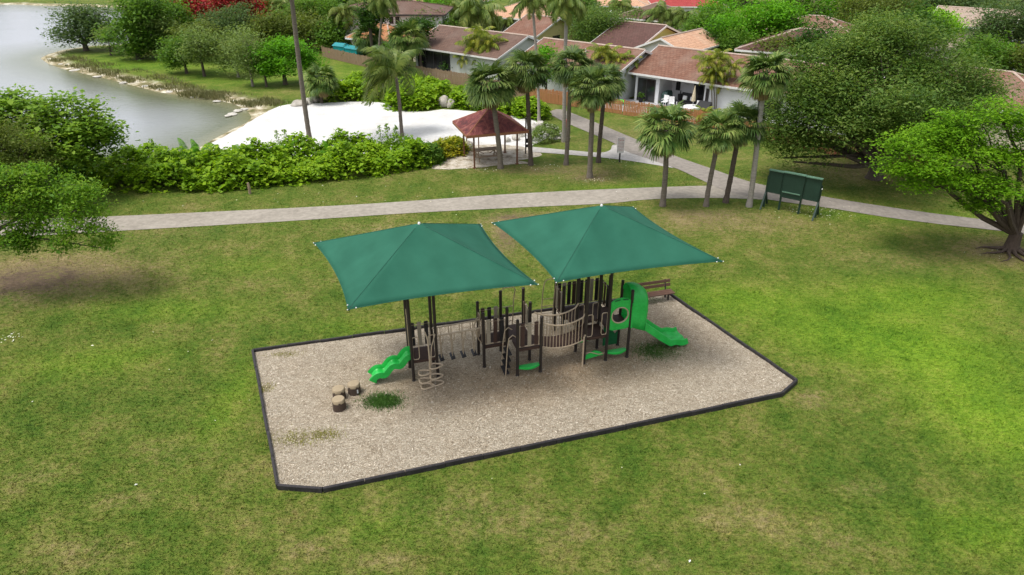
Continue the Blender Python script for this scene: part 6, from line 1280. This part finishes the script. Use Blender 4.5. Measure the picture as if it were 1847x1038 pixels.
# street lamp, cars
x, y = at(1098, 92); e = empty('street_lamp', (x, y, 0), 'white lamp post with a lantern head behind the brown roofs', 'street lamp'); m = MB(); m.tube([(0, 0, 0), (0, 0, 4.4)], [.09, .06], 8); m.build('pole', M_WPL, e, True); m = MB(); m.lathe([(.05, 4.4), (.2, 4.45), (.26, 4.85), (.05, 5.0), (.02, 5.15)], 10); m.build('lantern', M_WPL, e, True)
def car(label, x, y, rz, paint, kind='suv'):
    e = empty('parked_car', (x, y, .02), label, 'car', 'cars parked beyond the live oak', rz); W = .88
    lo = [(-2.25, .35), (-2.28, .7), (-2.2, .95), (-.0, 1.0), (1.1, .98), (2.05, .86), (2.25, .62), (2.22, .32)]; m = MB()
    def ext(m, prof, w0, w1, zs):
        n = len(prof); ws = [w0+(w1-w0)*((z-zs[0])/(zs[1]-zs[0])) for _, z in prof]; vs = [(x_, -w, z) for (x_, z), w in zip(prof, ws)]+[(x_, w, z) for (x_, z), w in zip(prof, ws)]; m.add(vs, [tuple(range(n)), tuple(range(2*n-1, n-1, -1))]+[(i, n+i, n+(i+1) % n, (i+1) % n) for i in range(n)])
    ext(m, lo, W, W*.97, (.3, 1.0)); ext(m, [(-2.15, .98), (-1.95, 1.5), (-1.6, 1.62), (.1, 1.62), (.5, 1.52), (1.15, .99)], W*.95, W*.76, (.98, 1.62)); m.build('body', paint, e, bevel=.05)
    m = MB(); ext(m, [(-1.95, 1.05), (-1.8, 1.46), (-1.5, 1.52), (.05, 1.52), (.38, 1.44), (.92, 1.05)], W*.965, W*.80, (.98, 1.62)); m.build('side_window', M_GLASS, e)
    m = MB(); m.add([(1.12, -.74, 1.03), (1.12, .74, 1.03), (.56, .66, 1.50), (.56, -.66, 1.50)], [(0, 1, 2, 3)]); m.add([(-2.17, -.74, 1.03), (-2.17, .74, 1.03), (-1.99, .66, 1.46), (-1.99, -.66, 1.46)], [(0, 3, 2, 1)]); m.build('windscreen', M_GLASS, e, solid=.02)
    for a in (-1.4, 1.4):
        for s in (-1, 1): m = MB(); m.tube([(a, s*.68, .34), (a, s*.9, .34)], .34, 16); wh = m.build('wheel', M_BLK, e, True); m = MB(); m.tube([(a, s*.89, .34), (a, s*.915, .34)], .2, 12); m.build('rim', plain('alloy', (.45, .45, .46), .3), wh, True)
    for s in (-1, 1): m = MB(); m.box((2.16, s*.62, .74), (.12, .34, .14)); m.build('headlight', M_WPL, e, bevel=.03)
    m = MB(); m.bar((-1.9, -.78, 1.10), (.9, -.78, 1.10), .03, .04); m.bar((-1.5, -.62, 1.64), (.1, -.62, 1.64), .04, .03); m.bar((-1.5, .62, 1.64), (.1, .62, 1.64), .04, .03); m.build('chrome_trim', plain('chrome', (.6, .6, .62), .2, metal=1), e)
x, y = at(1845, 131); car('dark parked car at the right edge beneath the grey green tree', x, y, R(172), plain('dark_paint', (.012, .013, .022), .2, .5)); x, y = at(1722, 80); car('white parked car half hidden by the live oak top', x, y, R(165), plain('white_paint', (.7, .7, .7), .3)); x, y = at(1752, 86); car('pale blue parked car next to the white one', x, y, R(165), plain('pale_paint', (.45, .52, .6), .3)); x, y = at(1818, 96); car('silver car parked in the shade behind the dark car', x, y, R(170), plain('silver_paint', (.4, .41, .42), .3))

# ------------------------------------------------------------------ far wood, light
def far_wood():
    r = np.random.default_rng(6); n = 60000; a = r.uniform(-1.15, 1.15, n); d = r.uniform(200, 430, n); x = np.sin(a)*d; y = np.cos(a)*d; k = (y > 185) & ~((x < -40) & (y < 200)); x, y = x[k], y[k]; n = len(x)
    h = 5+3*np.sin(x*.11)*np.cos(y*.09+1)+2*np.sin(x*.31+y*.23); z = np.maximum(.5, h*(1-.35*np.abs(r.normal(size=n)))); v, q = leaf_quads(np.stack([x, y, z], 1), 2.2, .7, .45, r)
    o = link(np_mesh('far_wood', v, q), 'far_wood', LEAFS['grey']); tag(o, 'dense far woodland beyond the last houses', 'wood', None, 'stuff')
far_wood()
tufts(330000)
SUN_EL, SUN_AZ = R(68), R(-112)     # azimuth measured from +y towards +x
sc = bpy.context.scene
w = bpy.data.worlds.new('World'); sc.world = w; w.use_nodes = True; nt = w.node_tree; nt.nodes.clear()
sky = nt.nodes.new('ShaderNodeTexSky'); sky.sky_type = 'NISHITA'; sky.sun_disc = False; sky.sun_elevation = SUN_EL; sky.sun_rotation = SUN_AZ; sky.dust_density = 3; sky.air_density = 1.0
hs = nt.nodes.new('ShaderNodeHueSaturation'); hs.inputs['Saturation'].default_value = .32; bgn = nt.nodes.new('ShaderNodeBackground'); bgn.inputs['Strength'].default_value = .15; wo = nt.nodes.new('ShaderNodeOutputWorld')
nt.links.new(sky.outputs[0], hs.inputs['Color']); nt.links.new(hs.outputs[0], bgn.inputs['Color']); nt.links.new(bgn.outputs[0], wo.inputs['Surface'])
sl_ = bpy.data.lights.new('sun', 'SUN'); sl_.energy = 1.4; sl_.angle = R(17); sl_.color = (1, .96, .90); so = bpy.data.objects.new('sun', sl_); C.objects.link(so)
dv = Vector((math.sin(SUN_AZ)*math.cos(SUN_EL), math.cos(SUN_AZ)*math.cos(SUN_EL), math.sin(SUN_EL))); so.rotation_euler = dv.to_track_quat('Z', 'Y').to_euler()
sc.view_settings.view_transform = 'Standard'; sc.view_settings.look = 'None'; sc.view_settings.exposure = 0.76; sc.view_settings.gamma = 1
sc.cycles.max_bounces = 6; sc.cycles.diffuse_bounces = 4; sc.cycles.transmission_bounces = 3; sc.cycles.transparent_max_bounces = 4; sc.cycles.use_denoising = True
